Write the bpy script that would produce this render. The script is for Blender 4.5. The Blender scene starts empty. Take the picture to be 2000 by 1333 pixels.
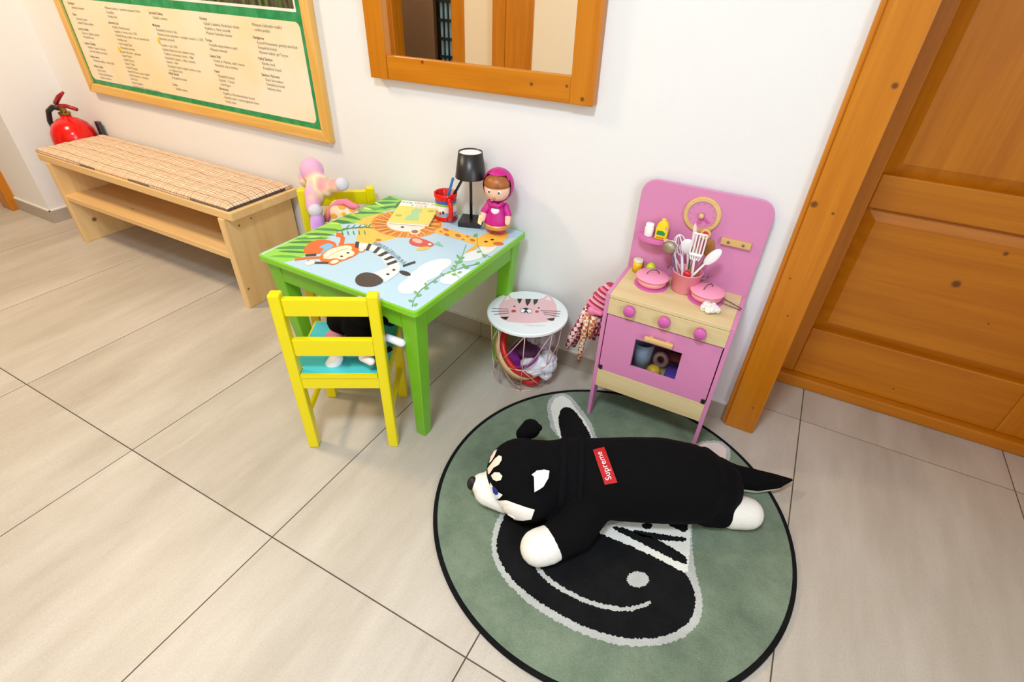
import bpy, bmesh, math, random
from mathutils import Vector, Matrix, noise
from mathutils.bvhtree import BVHTree
from mathutils.geometry import tessellate_polygon
random.seed(7)
SC = bpy.context.scene
COL = SC.collection

# ------------------------------------------------------------------ camera
FPX = 1008.97                      # focal length in pixels of a 2000 px wide frame
EYE = Vector((0.89252, -0.41961, 1.23453))
ROT = Matrix(((0.88009324, -0.30337339, 0.36524030),
              (0.47355609, 0.50519395, -0.72147328),
              (0.03435861, 0.80792553, 0.58828210)))
cam_d = bpy.data.cameras.new('camera'); cam = bpy.data.objects.new('camera', cam_d); COL.objects.link(cam)
cam_d.sensor_fit = 'HORIZONTAL'; cam_d.sensor_width = 36; cam_d.lens = FPX / 2000 * 36; cam_d.clip_start = 0.02
cam.matrix_world = Matrix.Translation(EYE) @ ROT.to_4x4()
SC.camera = cam

# ------------------------------------------------------------------ light
w = bpy.data.worlds.new('world'); SC.world = w; w.use_nodes = True
w.node_tree.nodes['Background'].inputs[0].default_value = (0.9, 0.95, 1, 1)
w.node_tree.nodes['Background'].inputs[1].default_value = 0.15
def area(name, loc, size, power, color, target=None, shape='DISK', size_y=None, spread=180):
    l = bpy.data.lights.new(name, 'AREA'); l.shape = shape; l.size = size; l.energy = power; l.color = color
    l.spread = math.radians(spread)
    if size_y: l.size_y = size_y
    o = bpy.data.objects.new(name, l); COL.objects.link(o); o.location = loc
    if target: o.rotation_euler = (Vector(target) - Vector(loc)).to_track_quat('-Z', 'Y').to_euler()
    return o
area('ceiling_lamp_warm', (-1.8, 0.0, 2.46), 0.40, 46, (1.0, 0.79, 0.53))
area('ceiling_lamp_neutral', (0.55, -0.65, 2.46), 0.45, 52, (0.75, 0.88, 1.0))
area('corridor_daylight', (2.35, -0.9, 1.5), 1.0, 16, (0.74, 0.85, 1.0), (-2.5, 0.8, 0.7), 'RECTANGLE', 1.6, 110)
area('store_room_fill', (-3.0, -2.2, 2.44), 0.3, 22, (1.0, 0.9, 0.78))  # added fill, no real lamp: brightens the store room reflected in the mirror
SC.view_settings.view_transform = 'Standard'; SC.view_settings.look = 'None'
SC.view_settings.gamma = 1.0; SC.view_settings.use_curve_mapping = False
SC.view_settings.exposure = -0.13

# ------------------------------------------------------------------ helpers
def U(px, py, ax, val):
    """point of the place seen at (px,py) of the photograph, on the plane axis=val"""
    d = ROT @ Vector(((px - 1000) / FPX, -(py - 666.5) / FPX, -1.0))
    return EYE + d * ((val - EYE[ax]) / d[ax])
def lin(h):
    h = h.lstrip('#'); c = [int(h[i:i+2], 16) / 255 for i in (0, 2, 4)]
    return tuple((v / 12.92 if v <= .04045 else ((v + .055) / 1.055) ** 2.4) for v in c) + (1,)
MATS = {}
def nodes(name):
    m = bpy.data.materials.new(name); m.use_nodes = True
    nt = m.node_tree; b = nt.nodes['Principled BSDF']
    return m, nt, b
def bump(nt, b, scale, strength, dist=0.002, detail=4, coord='Object', vec=None):
    tc = nt.nodes.new('ShaderNodeTexCoord'); n = nt.nodes.new('ShaderNodeTexNoise')
    n.inputs['Scale'].default_value = scale; n.inputs['Detail'].default_value = detail
    nt.links.new(vec or tc.outputs[coord], n.inputs['Vector'])
    bp = nt.nodes.new('ShaderNodeBump'); bp.inputs['Strength'].default_value = strength; bp.inputs['Distance'].default_value = dist
    nt.links.new(n.outputs['Fac'], bp.inputs['Height']); nt.links.new(bp.outputs['Normal'], b.inputs['Normal'])
    return n
def mat(hexc, rough=0.5, kind='plain', metal=0.0, spec=0.5, key=None):
    k = key or (hexc, rough, kind, metal, spec)
    if k in MATS: return MATS[k]
    m, nt, b = nodes('%s_%s' % (kind, hexc.lstrip('#')))
    b.inputs['Base Color'].default_value = lin(hexc); b.inputs['Roughness'].default_value = rough
    b.inputs['Metallic'].default_value = metal; b.inputs['Specular IOR Level'].default_value = spec
    if kind in ('fabric', 'plush'):
        sc = 900 if kind == 'fabric' else 350
        n = bump(nt, b, sc, 0.5, 0.001)
        b.inputs['Sheen Weight'].default_value = 0.0
        mx = nt.nodes.new('ShaderNodeMix'); mx.data_type = 'RGBA'; mx.blend_type = 'MULTIPLY'; mx.inputs[0].default_value = 1
        rp = nt.nodes.new('ShaderNodeMapRange'); rp.inputs[3].default_value = .8; rp.inputs[4].default_value = 1.1
        nt.links.new(n.outputs['Fac'], rp.inputs[0]); mx.inputs[6].default_value = lin(hexc)
        nt.links.new(rp.outputs[0], mx.inputs[7]); nt.links.new(mx.outputs[2], b.inputs['Base Color'])
    elif kind == 'paint':
        bump(nt, b, 60, 0.08, 0.001)
    MATS[k] = m
    return m
def wood(name, c1, c2, axis, rough=0.4, scale=1.0, knots=(), bands=None):
    """procedural timber, grain along axis; knots = (centre, radius) pairs in object space"""
    m, nt, b = nodes(name); N = nt.nodes.new; L = nt.links.new
    tc = N('ShaderNodeTexCoord'); mp = N('ShaderNodeMapping')
    s = [14 * scale] * 3; s[axis] = 0.9 * scale
    mp.inputs['Scale'].default_value = s; L(tc.outputs['Object'], mp.inputs['Vector'])
    n = N('ShaderNodeTexNoise'); n.inputs['Scale'].default_value = 1.6; n.inputs['Detail'].default_value = 6; n.inputs['Distortion'].default_value = .6
    L(mp.outputs[0], n.inputs['Vector'])
    s2 = [110 * scale] * 3; s2[axis] = 3.0 * scale
    mp2 = N('ShaderNodeMapping'); mp2.inputs['Scale'].default_value = s2; L(tc.outputs['Object'], mp2.inputs['Vector'])
    n2 = N('ShaderNodeTexNoise'); n2.inputs['Scale'].default_value = 1.5; n2.inputs['Detail'].default_value = 3; L(mp2.outputs[0], n2.inputs['Vector'])
    add = N('ShaderNodeMath'); add.operation = 'MULTIPLY_ADD'; add.inputs[1].default_value = .35; L(n2.outputs['Fac'], add.inputs[0]); L(n.outputs['Fac'], add.inputs[2])
    cr = N('ShaderNodeValToRGB'); cr.color_ramp.elements[0].position = .42; cr.color_ramp.elements[1].position = .82
    cr.color_ramp.elements[0].color = lin(c1); cr.color_ramp.elements[1].color = lin(c2); L(add.outputs[0], cr.inputs[0])
    out = cr.outputs[0]
    for c, r in knots:
        d = N('ShaderNodeVectorMath'); d.operation = 'DISTANCE'; d.inputs[1].default_value = c; L(tc.outputs['Object'], d.inputs[0])
        mr = N('ShaderNodeMapRange'); mr.inputs[1].default_value = r * .55; mr.inputs[2].default_value = r * 1.1; mr.inputs[3].default_value = .85; mr.inputs[4].default_value = 0
        L(d.outputs['Value'], mr.inputs[0])
        mx = N('ShaderNodeMix'); mx.data_type = 'RGBA'; L(mr.outputs[0], mx.inputs[0]); L(out, mx.inputs[6]); mx.inputs[7].default_value = lin('#5a2c10')
        out = mx.outputs[2]
    L(out, b.inputs['Base Color']); b.inputs['Roughness'].default_value = rough
    bp = N('ShaderNodeBump'); bp.inputs['Strength'].default_value = .12; bp.inputs['Distance'].default_value = .001
    L(n2.outputs['Fac'], bp.inputs['Height']); L(bp.outputs['Normal'], b.inputs['Normal'])
    return m

TM = {}                                            # world matrix of every thing built
def tag(o, label=None, cat=None, group=None, kind=None):
    if label: o['label'] = label
    if cat: o['category'] = cat
    if group: o['group'] = group
    if kind: o['kind'] = kind
    return o
def thing(name, label, cat, loc=(0, 0, 0), rotz=0.0, group=None):
    o = bpy.data.objects.new(name, None); COL.objects.link(o); o.empty_display_size = .05
    o.location = loc; o.rotation_euler = (0, 0, rotz)
    TM[o.name] = Matrix.Translation(Vector(loc)) @ Matrix.Rotation(rotz, 4, 'Z')
    return tag(o, label, cat, group)
def mk(name, bm, m, parent=None, smooth=False, world=True, fix=True):
    """bmesh -> one mesh object; coordinates are world ones unless world=False"""
    if fix: bmesh.ops.recalc_face_normals(bm, faces=bm.faces)
    mats = m if isinstance(m, (list, tuple)) else [m]
    PM = TM.get(parent.name, Matrix()) if parent else Matrix()
    origin = Matrix()
    if world and parent: bm.transform(PM.inverted())
    me = bpy.data.meshes.new(name); bm.to_mesh(me); bm.free()
    for x in mats: me.materials.append(x)
    if smooth:
        for p in me.polygons: p.use_smooth = True
    o = bpy.data.objects.new(name, me); COL.objects.link(o)
    if parent: o.parent = parent
    TM[o.name] = PM
    return o
def solo(name, bm, m, label, cat, group=None, smooth=False):
    o = mk(name, bm, m, None, smooth); 
    vs = [v.co for v in o.data.vertices]
    c = Vector(((min(v.x for v in vs) + max(v.x for v in vs)) / 2, (min(v.y for v in vs) + max(v.y for v in vs)) / 2, min(v.z for v in vs)))
    o.data.transform(Matrix.Translation(-c)); o.location = c; TM[o.name] = Matrix.Translation(c)
    return tag(o, label, cat, group)
def struct(name, bm, m, smooth=False):
    return tag(mk(name, bm, m, None, smooth), kind='structure')
def NB(): return bmesh.new()
def box(bm, x0, x1, y0, y1, z0, z1, bev=0.0, seg=2):
    r = bmesh.ops.create_cube(bm, size=1)['verts']
    M = Matrix.Translation(((x0+x1)/2, (y0+y1)/2, (z0+z1)/2)) @ Matrix.Diagonal((abs(x1-x0), abs(y1-y0), abs(z1-z0), 1))
    bmesh.ops.transform(bm, matrix=M, verts=r)
    if bev:
        es = list({e for v in r for e in v.link_edges})
        bmesh.ops.bevel(bm, geom=es, offset=bev, segments=seg, profile=.5, affect='EDGES', clamp_overlap=True)
    return bm
def bx(*a, **k): return box(NB(), *a, **k)
def prism(bm, pts, vec, bev=0.0):
    """polygon of 3-d points swept along vec"""
    v = [bm.verts.new(p) for p in pts]; f = bm.faces.new(v)
    r = bmesh.ops.extrude_face_region(bm, geom=[f]); nv = [g for g in r['geom'] if isinstance(g, bmesh.types.BMVert)]
    bmesh.ops.translate(bm, vec=Vector(vec), verts=nv)
    if bev:
        es = list({e for q in v + nv for e in q.link_edges})
        bmesh.ops.bevel(bm, geom=es, offset=bev, segments=2, profile=.5, affect='EDGES', clamp_overlap=True)
    return bm
def flat(bm, pts):
    """flat (possibly concave) printed patch"""
    vs = [bm.verts.new(p) for p in pts]
    for t in tessellate_polygon([[Vector(p) for p in pts]]):
        try:
            f = bm.faces.new([vs[i] for i in t])
        except ValueError: pass
    for f in bm.faces:
        f.normal_update()
    return bm
def tube(bm, pts, r, n=8, closed=False, cap=True):
    pts = [Vector(p) for p in pts]; R = r if isinstance(r, (list, tuple)) else [r] * len(pts)
    rings = []; up = None; N = len(pts)
    for i, p in enumerate(pts):
        a = pts[(i-1) % N] if (closed or i > 0) else p; b = pts[(i+1) % N] if (closed or i < N-1) else p
        t = (b - a).normalized() if (b - a).length > 1e-9 else Vector((0, 0, 1))
        if up is None: up = Vector((0, 0, 1)) if abs(t.z) < .9 else Vector((1, 0, 0))
        s = t.cross(up)
        if s.length < 1e-6: s = t.orthogonal()
        s.normalize(); up = s.cross(t).normalized()
        rings.append([bm.verts.new(p + (s * math.cos(2*math.pi*k/n) + up * math.sin(2*math.pi*k/n)) * R[i]) for k in range(n)])
    for i in range(N if closed else N-1):
        A, B = rings[i], rings[(i+1) % N]
        for k in range(n): bm.faces.new((A[k], A[(k+1) % n], B[(k+1) % n], B[k]))
    if cap and not closed:
        bm.faces.new(rings[0][::-1]); bm.faces.new(rings[-1])
    return bm
def lathe(bm, c, prof, n=32, M=None):
    """profile of (radius, height) turned about z through c (or in frame M)"""
    c = Vector(c); M = M or Matrix.Identity(3); rings = []
    for r, z in prof:
        if r < 1e-6: rings.append([bm.verts.new(c + M @ Vector((0, 0, z)))])
        else: rings.append([bm.verts.new(c + M @ Vector((r*math.cos(2*math.pi*k/n), r*math.sin(2*math.pi*k/n), z))) for k in range(n)])
    for A, B in zip(rings, rings[1:]):
        for k in range(n):
            a = [A[k % len(A)], A[(k+1) % n % len(A)], B[(k+1) % n % len(B)], B[k % len(B)]]
            q = []
            for v in a:
                if v not in q: q.append(v)
            if len(q) > 2:
                try: bm.faces.new(q)
                except ValueError: pass
    return bm
def frame(zdir, xhint=(1, 0, 0)):
    z = Vector(zdir).normalized(); x = Vector(xhint); x = (x - z * x.dot(z)).normalized(); y = z.cross(x)
    return Matrix((x, y, z)).transposed()
def ell(bm, c, r, M=None, u=16, v=10):
    r = r if isinstance(r, (list, tuple)) else (r, r, r); M = M or Matrix.Identity(3)
    q = bmesh.ops.create_uvsphere(bm, u_segments=u, v_segments=v, radius=1)['verts']
    T = Matrix.Translation(Vector(c)) @ M.to_4x4() @ Matrix.Diagonal((r[0], r[1], r[2], 1))
    bmesh.ops.transform(bm, matrix=T, verts=q); return bm
def caps(bm, a, b, ra, rb, n=14):
    """tapered capsule"""
    a = Vector(a); b = Vector(b); ax = (b - a); L = ax.length or 1e-6; M = frame(ax if L > 1e-5 else (0, 0, 1), (1, .3, .2))
    pr = [(0, -ra)] + [(ra*math.sin(t), -ra*math.cos(t)) for t in (.35, .75, 1.15, 1.57)]
    pr += [(rb*math.sin(t), L - rb*math.cos(t)) for t in (1.57, 2.0, 2.4, 2.8)] + [(0, L + rb)]
    return lathe(bm, a, pr, n, M)
def blob(name, bm, m, parent, vox=.006, sm=6, zmin=None, wr=0.0, wf=45):
    """fuse overlapping lumps into one continuous skin"""
    PM = TM.get(parent.name, Matrix()) if parent else Matrix()
    bmesh.ops.recalc_face_normals(bm, faces=bm.faces)
    me = bpy.data.meshes.new('tmp'); bm.to_mesh(me); bm.free()
    o = bpy.data.objects.new('tmp', me); COL.objects.link(o)
    r = o.modifiers.new('r', 'REMESH'); r.mode = 'VOXEL'; r.voxel_size = vox
    s = o.modifiers.new('s', 'SMOOTH'); s.factor = .5; s.iterations = sm
    dg = bpy.context.evaluated_depsgraph_get(); ev = o.evaluated_get(dg)
    me2 = bpy.data.meshes.new_from_object(ev); bpy.data.objects.remove(o)
    if wr:
        nn = [v.normal.copy() for v in me2.vertices]
        for v, n in zip(me2.vertices, nn): v.co += n*wr*(1-2*abs(noise.noise(v.co*wf)) + .5*noise.noise(v.co*wf*2.3))
    if zmin is not None:
        for v in me2.vertices: v.co.z = max(v.co.z, zmin)
    tree = BVHTree.FromPolygons([v.co.copy() for v in me2.vertices], [tuple(p.vertices) for p in me2.polygons])
    me2.transform(PM.inverted()); me2.name = name; me2.materials.clear()
    for x in (m if isinstance(m, (list, tuple)) else [m]): me2.materials.append(x)
    for p in me2.polygons: p.use_smooth = True; p.material_index = 0
    o = bpy.data.objects.new(name, me2); COL.objects.link(o); o.parent = parent; TM[o.name] = PM
    return o, tree
def inside(x, y, P):
    r = False; j = len(P) - 1
    for i in range(len(P)):
        if (P[i][1] > y) != (P[j][1] > y) and x < (P[j][0]-P[i][0])*(y-P[i][1])/(P[j][1]-P[i][1]) + P[i][0]: r = not r
        j = i
    return r
def patch(name, P, tree, m, parent, off=.0015, thick=.002, sub=3):
    """sewn-on patch that follows a skin: outline P as seen, laid on the surface it covers"""
    bm = NB()
    vs = [bm.verts.new((x, y, 0)) for x, y in P]
    for t in tessellate_polygon([[Vector((x, y, 0)) for x, y in P]]):
        try: bm.faces.new([vs[i] for i in t])
        except ValueError: pass
    for _ in range(sub): bmesh.ops.subdivide_edges(bm, edges=bm.edges[:], cuts=1, use_grid_fill=True)
    bmesh.ops.triangulate(bm, faces=bm.faces)
    for v in bm.verts:
        d = (ROT @ Vector(((v.co.x - 1000) / FPX, -(v.co.y - 666.5) / FPX, -1.0))).normalized()
        loc, nor, i, dist = tree.ray_cast(EYE, d)
        if loc is None:
            tp = EYE + d * 1.4; loc, nor, i, dist = tree.find_nearest(tp)
            for _ in range(6):
                tp = EYE + d * ((loc - EYE).dot(d)); loc, nor, i, dist = tree.find_nearest(tp)
        v.co = loc + nor * off
    return mk(name, bm, m, parent, True)
def text(name, body, size, m, parent, origin, xd, yd, bold=0.0, spacing=1.0, align='LEFT', ext=0.0):
    c = bpy.data.curves.new(name, 'FONT'); c.body = body; c.size = size; c.space_line = spacing; c.align_x = align
    c.offset = bold; c.extrude = ext; c.resolution_u = 3; c.fill_mode = 'FRONT' if not ext else 'BOTH'
    o = bpy.data.objects.new('tmp', c); COL.objects.link(o)
    dg = bpy.context.evaluated_depsgraph_get(); me = bpy.data.meshes.new_from_object(o.evaluated_get(dg)); bpy.data.objects.remove(o)
    x = Vector(xd).normalized(); y = Vector(yd).normalized(); z = x.cross(y)
    M = Matrix((x, y, z)).transposed().to_4x4(); M.translation = Vector(origin)
    PM = TM.get(parent.name, Matrix()) if parent else Matrix()
    me.transform(PM.inverted() @ M); me.materials.clear(); me.materials.append(m); me.name = name
    o = bpy.data.objects.new(name, me); COL.objects.link(o); o.parent = parent; TM[o.name] = PM
    return o
def arcpts(c, r, a0, a1, n, f):
    return [f(c[0] + r*math.cos(a0+(a1-a0)*i/n), c[1] + r*math.sin(a0+(a1-a0)*i/n)) for i in range(n+1)]
def rrect(x0, x1, z0, z1, r, n=6, corners=(1, 1, 1, 1)):
    out = []
    for (cx, cz, a, on) in ((x1-r, z1-r, 0, corners[0]), (x0+r, z1-r, 90, corners[1]), (x0+r, z0+r, 180, corners[2]), (x1-r, z0+r, 270, corners[3])):
        if on: out += [(cx + r*math.cos(math.radians(a+90*i/n)), cz + r*math.sin(math.radians(a+90*i/n))) for i in range(n+1)]
        else: out.append(((x1 if a in (0, 270) else x0), (z1 if a in (0, 90) else z0)))
    return out

# ------------------------------------------------------------------ materials of the room
def wall_material():
    m, nt, b = nodes('white_plaster'); b.inputs['Base Color'].default_value = lin('#e9e8e6'); b.inputs['Roughness'].default_value = .85
    bump(nt, b, 130, .25, .0015, 5); return m
def tile_material():
    m, nt, b = nodes('greige_tile'); N = nt.nodes.new; L = nt.links.new
    geo = N('ShaderNodeNewGeometry'); mp = N('ShaderNodeMapping'); mp.inputs['Rotation'].default_value = (0, 0, .5); mp.inputs['Scale'].default_value = (5.5, 1.1, 1)
    oi = N('ShaderNodeObjectInfo'); ad = N('ShaderNodeVectorMath'); ad.operation = 'ADD'
    L(geo.outputs['Position'], ad.inputs[0]); cm = N('ShaderNodeCombineXYZ'); sc = N('ShaderNodeMath'); sc.operation = 'MULTIPLY'; sc.inputs[1].default_value = 20
    L(oi.outputs['Random'], sc.inputs[0]); L(sc.outputs[0], cm.inputs[2]); L(cm.outputs[0], ad.inputs[1]); L(ad.outputs[0], mp.inputs['Vector'])
    n = N('ShaderNodeTexNoise'); n.inputs['Scale'].default_value = 1.5; n.inputs['Detail'].default_value = 8; n.inputs['Roughness'].default_value = .62; L(mp.outputs[0], n.inputs['Vector'])
    cr = N('ShaderNodeValToRGB'); cr.color_ramp.elements[0].position = .3; cr.color_ramp.elements[1].position = .72
    cr.color_ramp.elements[0].color = lin('#b2a797'); cr.color_ramp.elements[1].color = lin('#ccc3b6'); L(n.outputs['Fac'], cr.inputs[0])
    n2 = N('ShaderNodeTexNoise'); n2.inputs['Scale'].default_value = 230; n2.inputs['Detail'].default_value = 3; L(ad.outputs[0], n2.inputs['Vector'])
    mr = N('ShaderNodeMapRange'); mr.inputs[1].default_value = .3; mr.inputs[2].default_value = .7; mr.inputs[3].default_value = .92; mr.inputs[4].default_value = 1.04; L(n2.outputs['Fac'], mr.inputs[0])
    mx = N('ShaderNodeMix'); mx.data_type = 'RGBA'; mx.blend_type = 'MULTIPLY'; mx.inputs[0].default_value = 1; L(cr.outputs[0], mx.inputs[6]); L(mr.outputs[0], mx.inputs[7])
    # pale scratched veins
    mpv = N('ShaderNodeMapping'); mpv.inputs['Rotation'].default_value = (0, 0, .12); mpv.inputs['Scale'].default_value = (9, .8, 1); L(ad.outputs[0], mpv.inputs['Vector'])
    nv = N('ShaderNodeTexNoise'); nv.inputs['Scale'].default_value = 1.3; nv.inputs['Detail'].default_value = 10; nv.inputs['Roughness'].default_value = .75; L(mpv.outputs[0], nv.inputs['Vector'])
    mv = N('ShaderNodeMapRange'); mv.inputs[1].default_value = .64; mv.inputs[2].default_value = .74; mv.inputs[3].default_value = 0; mv.inputs[4].default_value = .55; L(nv.outputs['Fac'], mv.inputs[0])
    mx2 = N('ShaderNodeMix'); mx2.data_type = 'RGBA'; L(mv.outputs[0], mx2.inputs[0]); L(mx.outputs[2], mx2.inputs[6]); mx2.inputs[7].default_value = lin('#d9d0c4')
    L(mx2.outputs[2], b.inputs['Base Color']); b.inputs['Roughness'].default_value = .42; b.inputs['Specular IOR Level'].default_value = .35
    return m
PLASTER = wall_material(); TILE = tile_material()
GROUT = mat('#544a40', .9); SKIRT = mat('#b0a597', .45, 'paint')
PINE = ('#cd8012', '#b86b06')
def pine(axis, knots=(), n='varnished_pine'): return wood(n, PINE[0], PINE[1], axis, .32, 1, knots)
P_X, P_Y, P_Z = pine(0), pine(1), pine(2)
BEN = ('#ecca92', '#dfb578')
def spruce(axis, knots=(), n='pale_spruce'): return wood(n, BEN[0], BEN[1], axis, .5, .8, knots)
PLY = wood('beech_ply', '#e0cc9e', '#d4bd8a', 0, .45, 1.2)
PLYW = wood('beech_batten', '#dfbf84', '#d0ab68', 0, .45, 1.2)

# ------------------------------------------------------------------ room shell
WY = 1.07
floor = struct('floor', bx(-5, 2.6, -3.4, 1.52, -.08, -.0012), GROUT)
tile_me = None
for i in range(-8, 5):
    for j in range(-3, 2):
        x0, y0 = i*.6, j*1.2 - .0
        x1 = x0 + .6; y1 = y0 + 1.2
        if x1 > 2.6 or y0 > 1.4: continue
        X0, X1, Y0, Y1 = max(x0, -5), min(x1, 2.6), max(y0, -3.4), min(y1, 1.52)
        if Y1 - Y0 < .05: continue
        mk('tile', bx(X0+.0017, X1-.0017, Y0+.0017, Y1-.0017, -.010, 0), TILE, floor)
bm = NB()
box(bm, -2.56, 1.0, WY, 1.56, 0, 2.5); box(bm, 1.0, 1.94, WY, 1.56, 2.06, 2.5); box(bm, 1.94, 2.6, WY, 1.56, 0, 2.5); box(bm, 1.0, 1.94, 1.50, 1.56, 0, 2.06)
wall_back = struct('wall_back', bm, PLASTER)
wall_left = struct('wall_left', bx(-2.95, -2.56, .775, 1.56, 0, 2.5), PLASTER)
bm = NB(); box(bm, -5, -2.95, .775, 1.0, 2.06, 2.5); box(bm, -5, -3.85, .775, 1.0, 0, 2.06); box(bm, -3.85, -2.95, .98, 1.0, 0, 2.06)
struct('wall_far', bm, PLASTER)
struct('wall_end', bx(-5.1, -5, -3.4, 1.0, 0, 2.5), PLASTER)
struct('wall_right', bx(2.6, 2.7, -3.4, 1.56, 0, 2.5), PLASTER)
FW = -1.6
bm = NB(); box(bm, -5, -2.60, FW-.1, FW, 0, 2.5); box(bm, -2.60, -1.80, FW-.1, FW, 2.06, 2.5); box(bm, -1.80, -1.42, FW-.1, FW, 0, 2.5)
box(bm, -1.42, -1.16, FW-.1, FW-.03, 0, 2.5); box(bm, -1.16, 2.6, FW-.1, FW, 0, 2.5)
CREAM = mat('#ecd9bd', .85, 'paint')
struct('wall_front', bm, CREAM)
bm = NB(); box(bm, -4.2, -2.83, -2.75, -2.7, 0, 2.5); box(bm, -4.2, -.6, -3.4, -3.35, 0, 2.5)
struct('wall_store', bm, mat('#8a6a4c', .8, 'paint'))
struct('ceiling', bx(-5, 2.7, -3.4, 1.56, 2.5, 2.6), mat('#f3f1ee', .9, 'paint'))
# skirting tiles, each its own piece, pale grout bead on top
def skirting(name, runs):
    root = tag(mk(name, bx(*runs[0][0]), SKIRT), kind='structure')
    for r, bead in runs: 
        if r is not runs[0][0]: mk('skirting_tile', bx(*r, bev=.001, seg=1), SKIRT, root)
        mk('grout_bead', bx(*bead), mat('#e9e6e0', .8), root)
    return root
runs = []
xs = [-2.55, -1.8, -1.2, -.6, 0, .6, .958]
for a, b in zip(xs, xs[1:]): runs.append(((a+.001, b-.001, WY-.010, WY, 0, .066), (a, b, WY-.007, WY, .066, .071)))
skirting('baseboard_back', runs)
skirting('baseboard_left', [((-2.56, -2.55, .765, WY-.01, 0, .066), (-2.56, -2.553, .768, WY, .066, .071)), ((-2.93, -2.56, .765, .775, 0, .066), (-2.93, -2.553, .768, .775, .066, .071))])

# right-hand door: deep casing, sill, panelled leaf
KN = lambda px, py, y, r, o=(0, 0, 0): (tuple(U(px, py, 1, y) - Vector(o)), r)
cs = pine(2, [KN(1748, 168, 1.04, .008), KN(1590, 400, 1.04, .010), KN(1627, 418, 1.04, .005), KN(1543, 545, 1.04, .004), KN(1538, 618, 1.04, .004), KN(1470, 798, 1.04, .004)], 'casing_pine')
t1 = struct('trim_1', bx(.972, 1.062, 1.042, WY+.34, 0, 2.12, bev=.003), cs)
mk('bead', bx(.960, .974, 1.050, WY+.01, 0, 2.13, bev=.004), P_Z, t1)
mk('lintel', bx(.960, 2.0, 1.042, WY+.3, 2.04, 2.13, bev=.003), P_X, t1)
mk('jamb', bx(1.90, 2.0, 1.042, WY+.34, 0, 2.04, bev=.003), P_Z, t1)
struct('trim_2', bx(1.062, 1.90, 1.382, 1.47, 0, .046, bev=.006), P_X)
DY = 1.412
d1 = struct('door_1', bx(1.062, 1.90, DY+.022, DY+.04, .046, 2.04), P_Z)
mk('stile', bx(1.062, 1.144, DY, DY+.03, .046, 2.04, bev=.004), pine(2, [KN(1852, 75, DY, .010), KN(1660, 512, DY, .008)], 'stile_pine'), d1)
mk('stile', bx(1.760, 1.90, DY, DY+.03, .046, 2.04, bev=.004), P_Z, d1)
mk('rail', bx(1.144, 1.760, DY, DY+.03, .046, .240, bev=.004), pine(0, [KN(1745, 760, DY, .004)], 'rail_pine'), d1)
mk('rail', bx(1.144, 1.760, DY, DY+.03, .682, .782, bev=.004), P_X, d1)
mk('rail', bx(1.144, 1.760, DY, DY+.03, 1.90, 2.04, bev=.004), P_X, d1)
def raised(x0, x1, z0, z1, m, y):
    bm = NB(); b = .036; o = [(x0, z0), (x1, z0), (x1, z1), (x0, z1)]; i = [(x0+b, z0+b), (x1-b, z0+b), (x1-b, z1-b), (x0+b, z1-b)]
    V = [bm.verts.new((p[0], y+.020, p[1])) for p in o]; K = [bm.verts.new((p[0], y+.003, p[1])) for p in i]; B = [bm.verts.new((p[0], y+.03, p[1])) for p in o]
    bm.faces.new(K); bm.faces.new(B)
    for k in range(4): bm.faces.new((V[k], V[(k+1) % 4], K[(k+1) % 4], K[k])); bm.faces.new((V[k], V[(k+1) % 4], B[(k+1) % 4], B[k]))
    return bm
mk('panel', raised(1.144, 1.760, .240, .682, pine(0), DY), pine(0, [KN(1868, 556, DY, .014), KN(1931, 634, DY, .005), KN(1965, 497, DY, .008), KN(1765, 613, DY, .003)], 'panel_pine'), d1)
mk('panel', raised(1.144, 1.760, .782, 1.90, pine(2), DY), P_Z, d1)
# left-hand doorway trim
t3 = struct('trim_3', bx(-3.03, -2.92, .735, .79, 0, 2.1, bev=.004), P_Z)
struct('door_2', bx(-3.85, -3.03, .86, .90, 0, 2.04, bev=.004), P_Z)
# what the mirror shows across the corridor
t4 = struct('trim_4', bx(-2.60, -2.46, FW-.12, FW+.02, 0, 2.08, bev=.004), P_Z)
struct('trim_5', bx(-1.86, -1.745, FW-.12, FW+.02, 0, 2.08, bev=.004), P_Z)
struct('trim_6', bx(-1.47, -1.362, FW-.03, FW+.03, 0, 2.08, bev=.004), P_Z)
struct('door_3', bx(-1.362, -1.125, FW-.03, FW+.012, .0, 2.06, bev=.003), P_Z)
rk = thing('blue_rack', 'blue and black slatted rack seen in the mirror through a doorway', 'rack', (-2.25, -3.0, 0))
mk('side', bx(-2.80, -2.1, -3.05, -3.0, 0, 1.6), mat('#22303c', .5), rk)
for k in range(9): mk('shelf', bx(-2.81, -2.1, -3.0, -2.76, .05+k*.17, .075+k*.17), mat('#1b242c', .4), rk)
for k in range(8):
    for q in range(12): mk('slat', bx(-2.80+q*.056, -2.772+q*.056, -2.80, -2.78, .075+k*.17, .22+k*.17), mat('#8fb6cf', .4), rk)

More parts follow.
